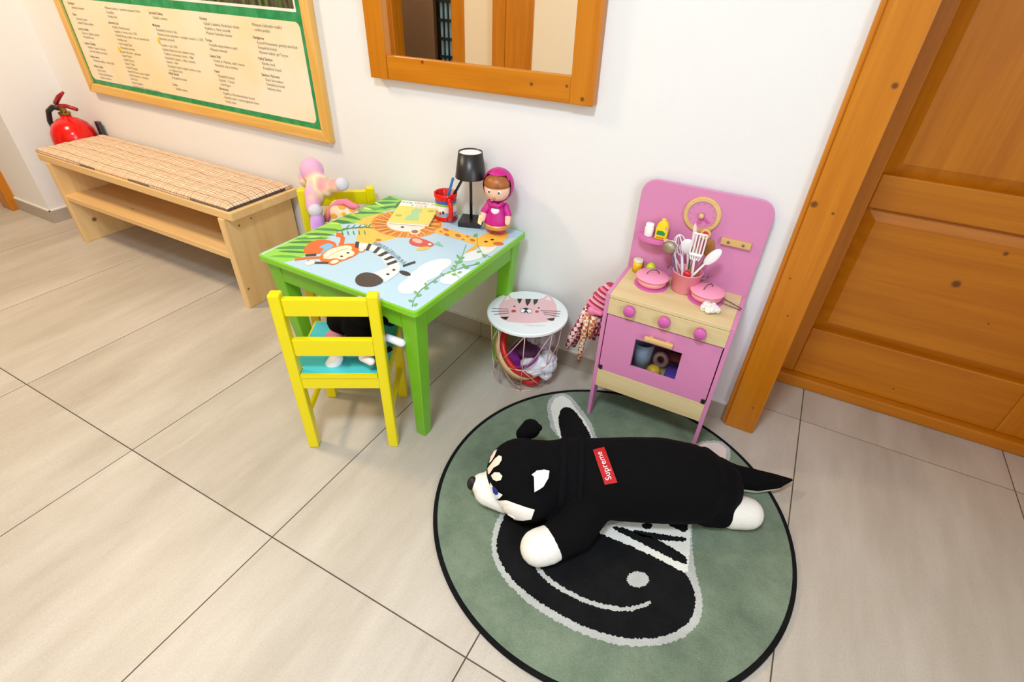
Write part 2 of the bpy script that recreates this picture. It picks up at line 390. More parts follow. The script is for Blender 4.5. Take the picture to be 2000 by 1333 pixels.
# ------------------------------------------------------------------ bench with cushion
kb = [(tuple(U(200, 443, 0, -2.16)), .014), (tuple(U(155, 420, 0, -2.16)), .005)]
ben = thing('bench', 'pale pine bench with a shelf below, against the wall', 'bench', (-1.58, .9, 0))
mk('seat', bx(-2.255, -.905, .728, 1.055, .404, .438, bev=.004), spruce(0, [], 'bench_top_spruce'), ben)
mk('side_panel', bx(-2.200, -2.168, .724, 1.05, 0, .404, bev=.003), spruce(2, [((-2.168+1.58, .80-.9, .10), .013), ((-2.168+1.58, .755-.9, .21), .005)], 'bench_side_spruce'), ben)
mk('side_panel', bx(-.987, -.952, .722, 1.05, 0, .404, bev=.003), spruce(2, [((-.952+1.58, .74-.9, .09), .006), ((-.952+1.58, .78-.9, .36), .006), ((-.952+1.58, .84-.9, .37), .005)], 'bench_end_spruce'), ben)
mk('rail', bx(-2.168, -.987, 1.02, 1.05, .30, .404), spruce(0), ben)
mk('shelf', bx(-2.195, -.987, .728, 1.045, .222, .248, bev=.003), spruce(0, [((-1.75+1.58, .80-.9, .248), .006), ((-1.4+1.58, .74-.9, .24), .006), ((-1.2+1.58, .85-.9, .248), .006)], 'bench_shelf_spruce'), ben)
def plaid():
    m, nt, b = nodes('plaid_cloth'); N = nt.nodes.new; L = nt.links.new
    tc = N('ShaderNodeTexCoord'); sp = N('ShaderNodeSeparateXYZ'); L(tc.outputs['Object'], sp.inputs[0])
    def ramp(src, per, stops):
        a = N('ShaderNodeMath'); a.operation = 'DIVIDE'; a.inputs[1].default_value = per; L(src, a.inputs[0])
        f = N('ShaderNodeMath'); f.operation = 'FRACT'; L(a.outputs[0], f.inputs[0])
        c = N('ShaderNodeValToRGB'); c.color_ramp.interpolation = 'CONSTANT'; el = c.color_ramp.elements
        el[0].position = 0; el[0].color = lin(stops[0][1]); el[1].position = stops[1][0]; el[1].color = lin(stops[1][1])
        for p, h in stops[2:]:
            e = el.new(p); e.color = lin(h)
        L(f.outputs[0], c.inputs[0]); return c.outputs[0]
    a = ramp(sp.outputs[0], .085, [(0, '#f3dfcb'), (.10, '#d9c6b4'), (.20, '#f3dfcb'), (.30, '#8d8184'), (.335, '#f3dfcb'), (.45, '#e6cfb8'), (.60, '#f3dfcb'), (.68, '#a08c82'), (.71, '#f6e6d4'), (.85, '#5c5358'), (.875, '#f3dfcb')])
    c = ramp(sp.outputs[1], .075, [(0, '#f3dfcb'), (.12, '#e2cdba'), (.22, '#f3dfcb'), (.32, '#6f666a'), (.36, '#f3dfcb'), (.48, '#e8d3bd'), (.62, '#fdf4ea'), (.72, '#a89488'), (.76, '#f8e8d8'), (.90, '#8a7c7e'), (.93, '#f3dfcb')])
    mx = N('ShaderNodeMix'); mx.data_type = 'RGBA'; mx.blend_type = 'MULTIPLY'; mx.inputs[0].default_value = 1; L(a, mx.inputs[6]); L(c, mx.inputs[7])
    L(mx.outputs[2], b.inputs['Base Color']); b.inputs['Roughness'].default_value = .9; b.inputs['Sheen Weight'].default_value = .1
    bump(nt, b, 500, .3, .001); return m
def cushion():
    bm = NB(); nx, ny = 130, 34; x0, x1, y0, y1 = -2.262, -.925, .735, 1.05; T, Bt = [], []
    for j in range(ny+1):
        for i in range(nx+1):
            u, v = i/nx, j/ny; x = x0+(x1-x0)*u; y = y0+(y1-y0)*v
            e = min(u*(x1-x0), (1-u)*(x1-x0), v*(y1-y0), (1-v)*(y1-y0)); h = 1 - math.exp(-e/.018)
            wob = .006*noise.noise((x*3, y*2, .5)) * (1 if e < .03 else .3)
            z = .4395 + .009 + .018*h + h*(.006*noise.noise((x*9, y*22, 1.3)) + .004*noise.noise((x*26, y*50, 4)) + .005*noise.noise((x*2.2, y*3, 8)))
            yy = y + (wob if j < 3 else 0); xx = x + (.5*wob if i < 2 or i > nx-2 else 0)
            T.append(bm.verts.new((xx, yy, z))); Bt.append(bm.verts.new((xx, yy, .4388)))
    W = nx+1
    for j in range(ny):
        for i in range(nx):
            a = j*W+i; bm.faces.new((T[a], T[a+1], T[a+1+W], T[a+W])); bm.faces.new((Bt[a], Bt[a+W], Bt[a+1+W], Bt[a+1]))
    rim = [i for i in range(W)] + [j*W+nx for j in range(1, ny+1)] + [ny*W+i for i in range(nx-1, -1, -1)] + [j*W for j in range(ny-1, 0, -1)]
    for a, b in zip(rim, rim[1:]+rim[:1]): bm.faces.new((T[a], Bt[a], Bt[b], T[b]))
    return bm
solo('bench_cushion', cushion(), plaid(), 'thin checked cushion lying along the pine bench', 'cushion', smooth=True)

# ------------------------------------------------------------------ fire extinguisher
EX = Vector((-2.358, .957, 0)); RED = mat('#d8120c', .18); BLK = mat('#17181a', .45)
fe = thing('fire_extinguisher', 'red fire extinguisher with black hose in the corner behind the bench', 'extinguisher', EX)
mk('cylinder', lathe(NB(), EX, [(0, 0), (.09, 0), (.098, .012), (.098, .445), (.093, .478), (.074, .512), (.044, .534), (.025, .540), (.022, .558), (0, .558)], 40), RED, fe, True)
mk('label_band', lathe(NB(), EX, [(.0985, .20), (.0987, .2), (.0987, .405), (.0985, .405)], 40), mat('#efe9e0', .4), fe, True)
bm = NB(); lathe(bm, EX, [(.024, .553), (.026, .556), (.026, .566), (.014, .570), (.014, .592), (0, .592)], 16)
mk('valve', bm, mat('#9a7b3c', .3, metal=1), fe)
HD = Vector((.86, .20, 0)).normalized(); q = EX + Vector((0, 0, .592)); DR = mat('#9c1720', .3)
bm = NB(); tube(bm, [q - HD*.03, q + HD*.03 + Vector((0, 0, .005)), q + HD*.09 + Vector((0, 0, -.006))], [.010, .010, .009], 8); mk('carry_handle', bm, DR, fe, True)
bm = NB(); tube(bm, [q - HD*.03 + Vector((0, 0, .012)), q + HD*.01 + Vector((0, 0, .045)), q + HD*.05 + Vector((0, 0, .068))], [.011, .011, .006], 8); mk('squeeze_lever', bm, DR, fe, True)
bm = NB(); h = -HD; tube(bm, [q + h*.02 + Vector((0, 0, -.01)), q + h*.06 + Vector((0, 0, -.008)), q + h*.10 + Vector((0, 0, -.03)), q + h*.122 + Vector((0, 0, -.08)), q + h*.116 + Vector((0, 0, -.14)), q + h*.112 + Vector((0, 0, -.22)), q + h*.112 + Vector((0, 0, -.42))], .012, 10); mk('hose', bm, BLK, fe, True)
bm = NB(); box(bm, EX.x+.058, EX.x+.092, EX.y+.085, EX.y+.103, .40, .515, bev=.004); mk('bracket', bm, mat('#54565a', .4, metal=.8), fe)

# ------------------------------------------------------------------ notice board
BW = mat('#dd9f45'); OAK = lambda ax: wood('light_oak', '#ebbd6c', '#dba750', ax, .4, 1.2)
bx0, bx1, bz0, bz1 = -2.217, -.652, .664, 1.78; fw = .040; Y0, Y1 = 1.043, WY
ib = thing('notice_board', 'large framed notice board with green borders on the wall above the bench', 'board', (-1.434, WY, bz0))
OX, OZ = OAK(0), OAK(2)
def fr(pts): return prism(NB(), [(p[0], Y0, p[1]) for p in pts], (0, Y1-Y0, 0), .004)
mk('frame_rail', fr([(bx0, bz0), (bx1, bz0), (bx1-fw, bz0+fw), (bx0+fw, bz0+fw)]), OX, ib)
mk('frame_rail', fr([(bx0, bz1), (bx0+fw, bz1-fw), (bx1-fw, bz1-fw), (bx1, bz1)]), OX, ib)
mk('frame_rail', fr([(bx0, bz0), (bx0+fw, bz0+fw), (bx0+fw, bz1-fw), (bx0, bz1)]), OZ, ib)
mk('frame_rail', fr([(bx1, bz0), (bx1, bz1), (bx1-fw, bz1-fw), (bx1-fw, bz0+fw)]), OZ, ib)
def poster_green():
    m, nt, b = nodes('poster_green'); N = nt.nodes.new; L = nt.links.new
    b.inputs['Roughness'].default_value = .25; tc = N('ShaderNodeTexCoord'); n = N('ShaderNodeTexNoise'); n.inputs['Scale'].default_value = 30; L(tc.outputs['Object'], n.inputs['Vector'])
    c = N('ShaderNodeValToRGB'); c.color_ramp.elements[0].position = .35; c.color_ramp.elements[1].position = .7; c.color_ramp.elements[0].color = lin('#1f8a4c'); c.color_ramp.elements[1].color = lin('#3f9c66'); L(n.outputs['Fac'], c.inputs[0]); L(c.outputs[0], b.inputs['Base Color']); return m
po = mk('poster', bx(bx0+fw-.002, bx1-fw+.002, 1.056, WY-.002, bz0+fw-.002, bz1-fw+.002), poster_green(), ib)
YP = 1.0555
def onb(x, z): return (x, YP, z)
def cream_paper():
    m, nt, b = nodes('cream_print'); N = nt.nodes.new; L = nt.links.new
    b.inputs['Roughness'].default_value = .28; tc = N('ShaderNodeTexCoord'); n = N('ShaderNodeTexNoise'); n.inputs['Scale'].default_value = 3.2; n.inputs['Detail'].default_value = 5; L(tc.outputs['Object'], n.inputs['Vector'])
    c = N('ShaderNodeValToRGB'); c.color_ramp.elements[0].position = .38; c.color_ramp.elements[1].position = .62; c.color_ramp.elements[0].color = lin('#ecdcb0'); c.color_ramp.elements[1].color = lin('#f1e6cf'); L(n.outputs['Fac'], c.inputs[0]); L(c.outputs[0], b.inputs['Base Color']); return m
ztop = U(570, 42, 1, YP).z
mk('text_panel', flat(NB(), [onb(*p) for p in rrect(bx0+fw+.012, bx1-fw-.026, bz0+fw+.020, ztop, .022)]), cream_paper(), po, fix=False)
zpic = U(578, 24, 1, YP).z
mk('photo_border', flat(NB(), [onb(*p) for p in rrect(-1.98, U(579, 25, 1, YP).x, zpic, bz1-fw-.03, .004)]), mat('#f0ece0', .3), po, fix=False)
def forest_print():
    m, nt, b = nodes('forest_photo'); N = nt.nodes.new; L = nt.links.new; b.inputs['Roughness'].default_value = .25
    tc = N('ShaderNodeTexCoord'); mp = N('ShaderNodeMapping'); mp.inputs['Scale'].default_value = (60, 1, 9); L(tc.outputs['Object'], mp.inputs['Vector'])
    n = N('ShaderNodeTexNoise'); n.inputs['Scale'].default_value = 1; n.inputs['Detail'].default_value = 5; L(mp.outputs[0], n.inputs['Vector'])
    c = N('ShaderNodeValToRGB'); e = c.color_ramp.elements; e[0].position = .35; e[0].color = lin('#1d2214'); e[1].position = .7; e[1].color = lin('#7fa24a'); k = e.new(.5); k.color = lin('#5c5040'); k = e.new(.58); k.color = lin('#3d6b2a')
    L(n.outputs['Fac'], c.inputs[0]); L(c.outputs[0], b.inputs['Base Color']); return m
mk('forest_photo', flat(NB(), [(p[0], YP-.0003, p[1]) for p in rrect(-1.97, U(579, 25, 1, YP).x-.008, zpic+.009, bz1-fw-.04, .004)]), forest_print(), po, fix=False)
INK = mat('#8b7b68', .5); INKH = mat('#64503f', .5)
def para(px, py, head, body, size=.0135, ind=.016):
    o = U(px, py, 1, YP); o = Vector((o.x, YP-.0006, o.z - size*.25))
    if head: text('lettering', head, size, INKH, po, o, (1, 0, 0), (0, 0, 1), .0001); o = o + Vector((ind, 0, -.0155))
    if body: text('lettering', body, size, INK, po, o, (1, 0, 0), (0, 0, 1), 0, .0155/size)
para(133, 6, 'Bardejov', 'mestské múzeum')
para(142, 28, 'Obec', 'Drevený kostol\nkaštieľ Kráľova dolina')
para(153, 56, 'Levoča, okolie', 'Kostol sv. Jakuba, pôvod\nMariánska hora')
para(165, 84, 'Lipovce, Šindliar', 'Kaštieľ v Liptove, Zámok\nLipovská dolina, prírodný')
para(176, 110, 'Ľubica, okres', 'Nástenné maľby z roku 1350')
para(184, 129, 'Nižné, Vyšné', 'starý kostol\nľudová architektúra\nkostol a zvonica')
para(203, 15, '', '- Múzeum kultúry – Lesnícke múzeum Prešov\n- Kostolíky\n- Vodný hrad', .0135)
para(212, 44, 'Jarovnice, Sol', 'Kaštieľ a Rímsky kostol\n- kaplnka sv. Anny z roku 1730\n- Kaštieľ Merse a park v obci pri Jarovniciach\n- hrobky rodu\n- kúria rodiny Šáriš\n- Minerálne pramene', .013)
para(236, 101, '', 'Kaštieľ Pečovská – Jakovany\nKaštieľ Terňa\nKaštieľ Uzovce\nKaštieľ Tulčík\nKaštieľ Demjata\nKaštieľ Fričovce, renes. kaštieľ\nHrad Kamenica – zrúcanina\nHrad Šariš\nKaštieľ Hrabkov\nKaštieľ Hertník, renesančný s parkom', .0125)
para(291, 25, 'Jarovská Dolina,', 'Kaštieľ a zvonica')
para(298, 49, 'Medzany', 'Evanjelický kostol a fara\nRímsky kostol, pôvodne – ranogot. kostol z r. 1370\nMinerálny prameň')
para(315, 88, '', 'Kaplnka v obci 1820\nKaplnka ľudovej tvorby, skanzen, kúria\nTradícia a Gréckokat. chrám r. 1806\nRenesančný zámok, z tehly a kameňa\nKaštieľ r. 1604\nEvanjelický kostol, kaštieľ, kostol sv. Jána\nvo Veľkom Šariši', .0128)
para(329, 143, 'Veľký Slivník', 'Evanjelický kostol')
para(337, 165, 'Ľutina', 'Bazilika minor')
para(390, 36, 'Krivany', 'Kaštieľ a kaplnka, Rímskokat. chrám\nKaplnka sv. Anny, kostolík\nMúzeum ľudového bývania')
para(401, 78, 'Torysa', 'Kostolík svätej Heleny a park\nMúzeum remesiel')
para(410, 109, 'Lipany, Rož', 'Kostol sv. Martina, oltár z dreva\nMariánsky stĺp a fontána')
para(419, 139, 'Kyjov', 'Evanjelický kostol\nKaštieľ – Terasa\nhrad Kyjov')
para(429, 173, 'Brezovica', 'Kaplnka a Rímskokatolícky kostol\nGotický oltár a neskorogotické kúrie\nVodný mlyn')
para(492, 48, '', 'Múzeum ľudových tradícií\n- vodné javisko', .0145)
para(494, 73, 'Hanigovce', 'Kostol Premenenia, gotický zámoček\nEvanjelický kostol\nMúzeum keltov, pri Toryse')
para(504, 114, 'Vyšný Slavkov', 'Rímsky hrad\nEvanjelický kostol')
para(511, 146, 'Sabinov, Pečovce', 'Dom škovránkov\nEvanjelický kostol\nkultúrny dom')
for (a, b) in ((233, 97), (310, 80)):
    c = U(a, b, 1, YP-.0008); mk('yellow_marker', flat(NB(), [(c.x-.010, YP-.0008, c.z-.002), (c.x+.002, YP-.0008, c.z-.016), (c.x+.010, YP-.0008, c.z+.004), (c.x-.002, YP-.0008, c.z+.014)]), mat('#f0c81e', .4), po, fix=False)

# ------------------------------------------------------------------ mirror
mi = thing('wall_mirror', 'mirror in a wide orange pine frame on the white wall', 'mirror', (-.018, WY, .92), 0)
MO = (-.018, WY, .92); MX0, MX1, MZ0, MZ1, MF = -.408, .373, .922, 1.72, .070; MY0 = 1.034
mk('frame_rail', bx(MX0+MF, MX1-MF, MY0+.003, WY, MZ0, MZ0+MF, bev=.003), pine(0, [KN(825, 120, 1.037, .006, MO), KN(1038, 166, 1.037, .006, MO), KN(1107, 171, 1.037, .005, MO)], 'mirror_rail_pine'), mi)
mk('frame_rail', bx(MX0+MF, MX1-MF, MY0+.003, WY, MZ1-MF, MZ1, bev=.003), P_X, mi)
mk('frame_stile', bx(MX0, MX0+MF, MY0, WY, MZ0, MZ1, bev=.003), P_Z, mi)
mk('frame_stile', bx(MX1-MF, MX1, MY0, WY, MZ0, MZ1, bev=.003), pine(2, [KN(1137, 197, 1.034, .007, MO)], 'mirror_stile_pine'), mi)
gl, nt, b = nodes('mirror_glass'); b.inputs['Metallic'].default_value = 1; b.inputs['Roughness'].default_value = .01; b.inputs['Base Color'].default_value = (.93, .94, .93, 1)
mk('glass', bx(MX0+MF-.004, MX1-MF+.004, 1.050, 1.054, MZ0+MF-.004, MZ1-MF+.004), gl, mi)
for o in [c for c in bpy.data.objects if c.parent == mi]: pass
mi.rotation_euler = (0, math.radians(-.6), 0)

# ------------------------------------------------------------------ round rug with zebra motif
RC = Vector((.741, .528)); RR = .491; RZ = .011
def rug_mat(h1, h2, name):
    m, nt, b = nodes(name); N = nt.nodes.new; L = nt.links.new; geo = N('ShaderNodeNewGeometry')
    n = N('ShaderNodeTexNoise'); n.inputs['Scale'].default_value = 7; n.inputs['Detail'].default_value = 8; n.inputs['Roughness'].default_value = .7; L(geo.outputs['Position'], n.inputs['Vector'])
    n2 = N('ShaderNodeTexNoise'); n2.inputs['Scale'].default_value = 420; n2.inputs['Detail'].default_value = 2; L(geo.outputs['Position'], n2.inputs['Vector'])
    a = N('ShaderNodeMath'); a.operation = 'MULTIPLY_ADD'; a.inputs[1].default_value = .45; L(n2.outputs['Fac'], a.inputs[0]); L(n.outputs['Fac'], a.inputs[2])
    c = N('ShaderNodeValToRGB'); c.color_ramp.elements[0].position = .45; c.color_ramp.elements[1].position = .95; c.color_ramp.elements[0].color = lin(h1); c.color_ramp.elements[1].color = lin(h2)
    L(a.outputs[0], c.inputs[0]); L(c.outputs[0], b.inputs['Base Color']); b.inputs['Roughness'].default_value = .95; b.inputs['Specular IOR Level'].default_value = .1
    bp = N('ShaderNodeBump'); bp.inputs['Strength'].default_value = .7; bp.inputs['Distance'].default_value = .003; L(n2.outputs['Fac'], bp.inputs['Height']); L(bp.outputs['Normal'], b.inputs['Normal']); return m
RG = rug_mat('#5c6b5a', '#87967f', 'rug_green'); RB = rug_mat('#0c0c0d', '#1d1d1e', 'rug_black'); RGY = rug_mat('#a4a6a2', '#c9cbc6', 'rug_grey'); RWH = rug_mat('#dcdcd2', '#f4f3ea', 'rug_white'); RPK = rug_mat('#e6d2c8', '#f2e2d8', 'rug_blush')
rug = thing('round_rug', 'round green rug with a black and white zebra head, black edging', 'rug', (RC.x, RC.y, 0))
mk('pile', lathe(NB(), (RC.x, RC.y, 0), [(0, .0008), (RR-.006, .0008), (RR-.006, RZ-.002), (RR-.010, RZ), (0, RZ)], 128), RG, rug, False)
bm = NB(); tube(bm, [(RC.x+(RR-.006)*math.cos(a*math.pi/64), RC.y+(RR-.006)*math.sin(a*math.pi/64), .0072) for a in range(128)], .0068, 8, True); mk('edging', bm, RB, rug, True)
def rough_outline(P, step=.003, amp=.0022):
    out = []; n = len(P)
    for i in range(n):
        a, b = Vector(P[i]), Vector(P[(i+1) % n]); k = max(1, int((b-a).length/step)); nn = Vector((-(b-a).y, (b-a).x, 0)).normalized()
        for j in range(k): out.append(a.lerp(b, j/k) + nn*random.uniform(-amp, amp))
    return out
def smooth_loop(P, it=2):
    for _ in range(it):
        Q = []
        for i in range(len(P)):
            a, b = Vector(P[i]), Vector(P[(i+1) % len(P)]); Q += [a.lerp(b, .25), a.lerp(b, .75)]
        P = Q
    return P
def motif(name, P, m, lay, crop=True, sm=2, amp=.0022):
    Q = [U(840+x*.37, 740+y*.37, 2, RZ) if crop else U(x, y, 2, RZ) for x, y in P]
    Q = [Vector((q.x, q.y, 0)) for q in Q]; Q = rough_outline(smooth_loop(Q, sm), amp=amp)
    bm = prism(NB(), [(q.x, q.y, RZ-.0003) for q in Q], (0, 0, .0004+.0005*lay)); bmesh.ops.triangulate(bm, faces=[f for f in bm.faces if len(f.verts) > 4])
    return mk(name, bm, m, rug)
motif('ear_outline', [(625, 200), (612, 150), (635, 95), (690, 72), (745, 92), (795, 160), (835, 205), (865, 270), (890, 345), (760, 350), (680, 310), (635, 260)], RGY, 0)
motif('ear_white', [(643, 190), (636, 150), (658, 105), (692, 88), (732, 105), (778, 172), (815, 215), (848, 280), (866, 345), (700, 345), (660, 265)], RWH, 1)
motif('ear_black', [(715, 148), (690, 165), (676, 215), (684, 280), (715, 350), (800, 365), (858, 350), (845, 290), (800, 220), (760, 165)], RB, 2)
motif('ear_outline', [(1385, 352), (1440, 328), (1520, 326), (1575, 345), (1588, 385), (1578, 450), (1540, 470), (1450, 420)], RGY, 0)
motif('ear_white', [(1395, 360), (1450, 340), (1518, 338), (1560, 358), (1566, 400), (1550, 445), (1460, 410)], RPK, 1)
motif('muzzle_outline', [(985, 990), (966, 1025), (959, 1060), (964, 1100), (990, 1140), (1030, 1178), (1075, 1208), (1130, 1237), (1190, 1258), (1250, 1265), (1312, 1258), (1352, 1236), (1371, 1205), (1372, 1165), (1360, 1125), (1353, 1085), (1352, 1045), (1350, 985), (1200, 960)], RGY, 0, False)
motif('muzzle_black', [(995, 990), (975, 1030), (969, 1062), (975, 1098), (1002, 1135), (1040, 1168), (1088, 1198), (1140, 1225), (1195, 1243), (1250, 1250), (1305, 1243), (1342, 1222), (1357, 1195), (1359, 1165), (1347, 1130), (1325, 1108), (1290, 1092), (1240, 1070), (1195, 1050), (1150, 1030), (1150, 980)], RB, 1, False)
motif('cheek_white', [(870, 808), (950, 770), (1100, 740), (1380, 700), (1372, 860), (1362, 1000), (1358, 1030), (1290, 1000), (1150, 925), (1000, 860)], RWH, 2, True, 1)
motif('stripe', [(955, 790), (985, 780), (1090, 812), (1200, 850), (1330, 925), (1358, 955), (1352, 988), (1290, 960), (1180, 905), (1050, 838)], RB, 3)
motif('stripe', [(1060, 795), (1180, 818), (1300, 835), (1352, 838), (1352, 862), (1290, 862), (1170, 848), (1090, 825)], RB, 3)
motif('stripe', [(1245, 755), (1362, 735), (1358, 818), (1312, 802), (1270, 782)], RB, 3)
motif('stripe', [(1112, 765), (1175, 762), (1165, 798), (1125, 795)], RB, 3)
sm = [(560, 985), (590, 1032), (660, 1092), (760, 1150), (870, 1195), (1000, 1220), (1080, 1215), (1165, 1183)]
up_, dn = [], []
for i, (x, y) in enumerate(sm):
    a = Vector(sm[max(0, i-1)]); b = Vector(sm[min(len(sm)-1, i+1)]); n = Vector((-(b-a).y, (b-a).x)).normalized()*12; up_.append((x+n.x, y+n.y)); dn.append((x-n.x, y-n.y))
motif('smile', up_+dn[::-1], RGY, 2, True, 1)
motif('nostril', [(1096+60*math.cos(a*.3927), 1062+43*math.sin(a*.3927)) for a in range(16)], RGY, 2)

# ------------------------------------------------------------------ child's table
TZ = .515
tb = thing('play_table', 'small green table with jungle animals printed on its top', 'table', (-.108, .745, 0), -.026)
GRN = mat('#6fb41c', .3, 'paint'); GRN2 = mat('#7cc225', .3, 'paint'); hs = .296
def loc(name, bm, m, smooth=False): return mk(name, bm, m, tb, smooth, False)
top = loc('table_top', prism(NB(), [(p[0], p[1], TZ-.018) for p in rrect(-hs, hs, -hs, hs, .016)], (0, 0, .018), .004), GRN2)
for sx in (-1, 1):
    for sy in (-1, 1):
        bm = NB(); o = hs-.014; T = [(o, o), (o-.052, o), (o-.052, o-.052), (o, o-.052)]; oo = o-.034; B = [(oo, oo), (oo-.034, oo), (oo-.034, oo-.034), (oo, oo-.034)]
        a = [bm.verts.new((sx*x, sy*y, TZ-.0182)) for x, y in T]; b = [bm.verts.new((sx*x, sy*y, 0)) for x, y in B]
        bm.faces.new(a); bm.faces.new(b)
        for k in range(4): bm.faces.new((a[k], a[(k+1) % 4], b[(k+1) % 4], b[k]))
        bmesh.ops.bevel(bm, geom=bm.edges[:], offset=.003, segments=2, profile=.5, affect='EDGES'); loc('leg', bm, GRN)
    loc('apron', bx(sx*(hs-.040), sx*(hs-.020), -hs+.064, hs-.064, TZ-.080, TZ-.018), GRN)
    loc('apron', bx(-hs+.064, hs-.064, sx*(hs-.040), sx*(hs-.020), TZ-.080, TZ-.018), GRN)
# printed top: patches in the plane of the top
def pc(x, y): return U(500+x*.28, 340+y*.28, 2, TZ)
LAY = [0]
pr = mk('print', flat(NB(), [tuple(TM[tb.name] @ Vector((p[0], p[1], TZ+.0002))) for p in rrect(-hs+.006, hs-.006, -hs+.006, hs-.006, .012)]), mat('#b4d2e2', .3), top, fix=False)
GLOSS = .3
def ink(name, P, hx, sm=0):
    LAY[0] += 1; z = TZ + .0003 + LAY[0]*.000005
    Q = [pc(x, y) for x, y in P]; Q = [Vector((q.x, q.y, 0)) for q in Q]
    if sm: Q = smooth_loop(Q, sm)
    lim = hs-.007; I = TM[tb.name].inverted(); R = []
    for q in Q:
        l = I @ q; l.x = max(-lim, min(lim, l.x)); l.y = max(-lim, min(lim, l.y)); l = TM[tb.name] @ l; R.append((l.x, l.y, z))
    return mk(name, flat(NB(), R), mat(hx, GLOSS), top, fix=False)
def oval(cx, cy, rx, ry, rot=0, n=26):
    c, s = math.cos(rot), math.sin(rot)
    return [(cx + rx*math.cos(2*math.pi*i/n)*c - ry*math.sin(2*math.pi*i/n)*s, cy + rx*math.cos(2*math.pi*i/n)*s + ry*math.sin(2*math.pi*i/n)*c) for i in range(n)]
def stroke(P, wd):
    A, B = [], []
    for i, p in enumerate(P):
        a = Vector(P[max(0, i-1)]); b = Vector(P[min(len(P)-1, i+1)]); n = Vector((-(b-a).y, (b-a).x))
        n = n.normalized()*wd/2 if n.length else n; A.append((p[0]+n.x, p[1]+n.y)); B.append((p[0]-n.x, p[1]-n.y))
    return A + B[::-1]
def leaf(x0, y0, x1, y1, wd, hx, name='leaf_print'):
    a = Vector((x0, y0)); b = Vector((x1, y1)); n = Vector((-(b-a).y, (b-a).x)).normalized()*wd
    P = [a, a.lerp(b, .3)+n*.9, a.lerp(b, .6)+n, a.lerp(b, .85)+n*.5, b, a.lerp(b, .85)-n*.3, a.lerp(b, .6)-n*.35, a.lerp(b, .3)-n*.3]
    ink(name, [(p.x, p.y) for p in P], hx)
ink('leaf_field', [(20, 575), (300, 430), (600, 280), (850, 130), (1080, 185), (1020, 235), (900, 265), (800, 300), (740, 330), (690, 370), (560, 410), (500, 440), (440, 540), (330, 575), (250, 605), (180, 625), (60, 600)], '#92d04c')
ink('savanna', [(690, 470), (720, 400), (680, 350), (760, 300), (900, 270), (1050, 240), (1300, 300), (1290, 380), (1200, 420), (1000, 440), (900, 470), (760, 490)], '#f7c04a', 1)
for a in [(1000, 180, 780, 175, 16, '#3f8f45'), (1000, 200, 740, 215, 14, '#2f7d46'), (1010, 225, 790, 255, 13, '#2f7d46'), (960, 165, 840, 150, 9, '#2f7d46'), (1060, 185, 960, 240, 22, '#2f7d46'),
          (930, 250, 700, 240, 12, '#59ab3f'), (900, 275, 650, 275, 11, '#2f7d46'), (740, 325, 560, 285, 16, '#3f8f45'), (700, 350, 480, 320, 14, '#2f7d46'), (740, 360, 560, 340, 12, '#2f7d46'),
          (620, 400, 380, 385, 14, '#3f8f45'), (560, 430, 330, 420, 13, '#2f7d46'), (520, 450, 260, 455, 14, '#3f8f45'), (480, 480, 220, 480, 14, '#2f7d46'), (420, 520, 130, 520, 18, '#3f8f45'),
          (380, 555, 150, 540, 12, '#2f7d46'), (330, 585, 90, 575, 13, '#59ab3f'), (700, 300, 620, 250, 10, '#bfe36e'), (900, 230, 800, 190, 8, '#c9ea7c'), (820, 255, 730, 235, 8, '#c9ea7c'), (600, 350, 500, 345, 7, '#bfe36e'), (450, 440, 350, 445, 7, '#bfe36e')]: leaf(*a)
ink('fern_stem', stroke([(560, 400), (660, 380), (760, 372), (820, 378)], 7), '#2f7d46')
for k in range(5): leaf(600+k*42, 392-k*3, 640+k*42, 352-k*2, 7, '#2f7d46'); leaf(598+k*40, 395-k*2, 612+k*38, 430, 8, '#3f8f45')
ink('sky_gap', [(590, 350), (700, 345), (790, 365), (700, 372), (600, 380)], '#b4d2e2')
for k in range(4): leaf(620+k*40, 388-k*3, 655+k*42, 352, 6, '#2f7d46')
# lion
ink('lion_mane', oval(1048, 352, 246, 95, .03), '#e58f2c')
ink('lion_face', oval(1050, 352, 138, 52, .02), '#f3e3d6')
for k in range(64):
    a = 2*math.pi*k/64
    p = (1048+145*math.cos(a), 352+58*math.sin(a)); q = (1048+(232+random.uniform(-12, 8))*math.cos(a+.05), 352+(90+random.uniform(-5, 3))*math.sin(a+.05))
    ink('mane_line', stroke([p, q], 5), '#b9591a' if k % 3 else '#f6c04c')
ink('lion_eye', oval(1022, 372, 12, 6), '#2a2320'); ink('lion_muzzle', oval(1108, 405, 38, 20), '#f6e6c8'); ink('lion_nose', oval(1108, 404, 24, 12), '#9c5a48')
ink('savanna_spot', oval(855, 462, 20, 9), '#c9722a')
# giraffe
ink('giraffe_neck', [(1240, 395), (1300, 372), (1420, 410), (1540, 452), (1610, 412), (1700, 400), (1768, 410), (1760, 440), (1700, 490), (1640, 512), (1560, 505), (1500, 485), (1380, 445), (1250, 412)], '#f7c04a', 1)
for c in ((1325, 392, 22, 9), (1330, 425, 20, 9), (1410, 432, 22, 11), (1475, 438, 12, 6), (1510, 464, 20, 9), (1445, 458, 12, 6), (1290, 405, 13, 6)): ink('giraffe_spot', oval(*c, rot=.3), '#c9722a')
ink('giraffe_ear', [(1540, 490), (1500, 520), (1455, 550), (1480, 555), (1530, 525), (1560, 500)], '#f2b040', 1); ink('giraffe_ear', oval(1690, 488, 38, 12, .05), '#c9722a')
ink('giraffe_eye', oval(1604, 474, 13, 6), '#2a2320'); ink('giraffe_eye', oval(1648, 460, 13, 6), '#2a2320'); ink('giraffe_muzzle', [(1560, 505), (1640, 512), (1690, 500), (1640, 550), (1570, 570), (1545, 540)], '#f4e8da', 1)
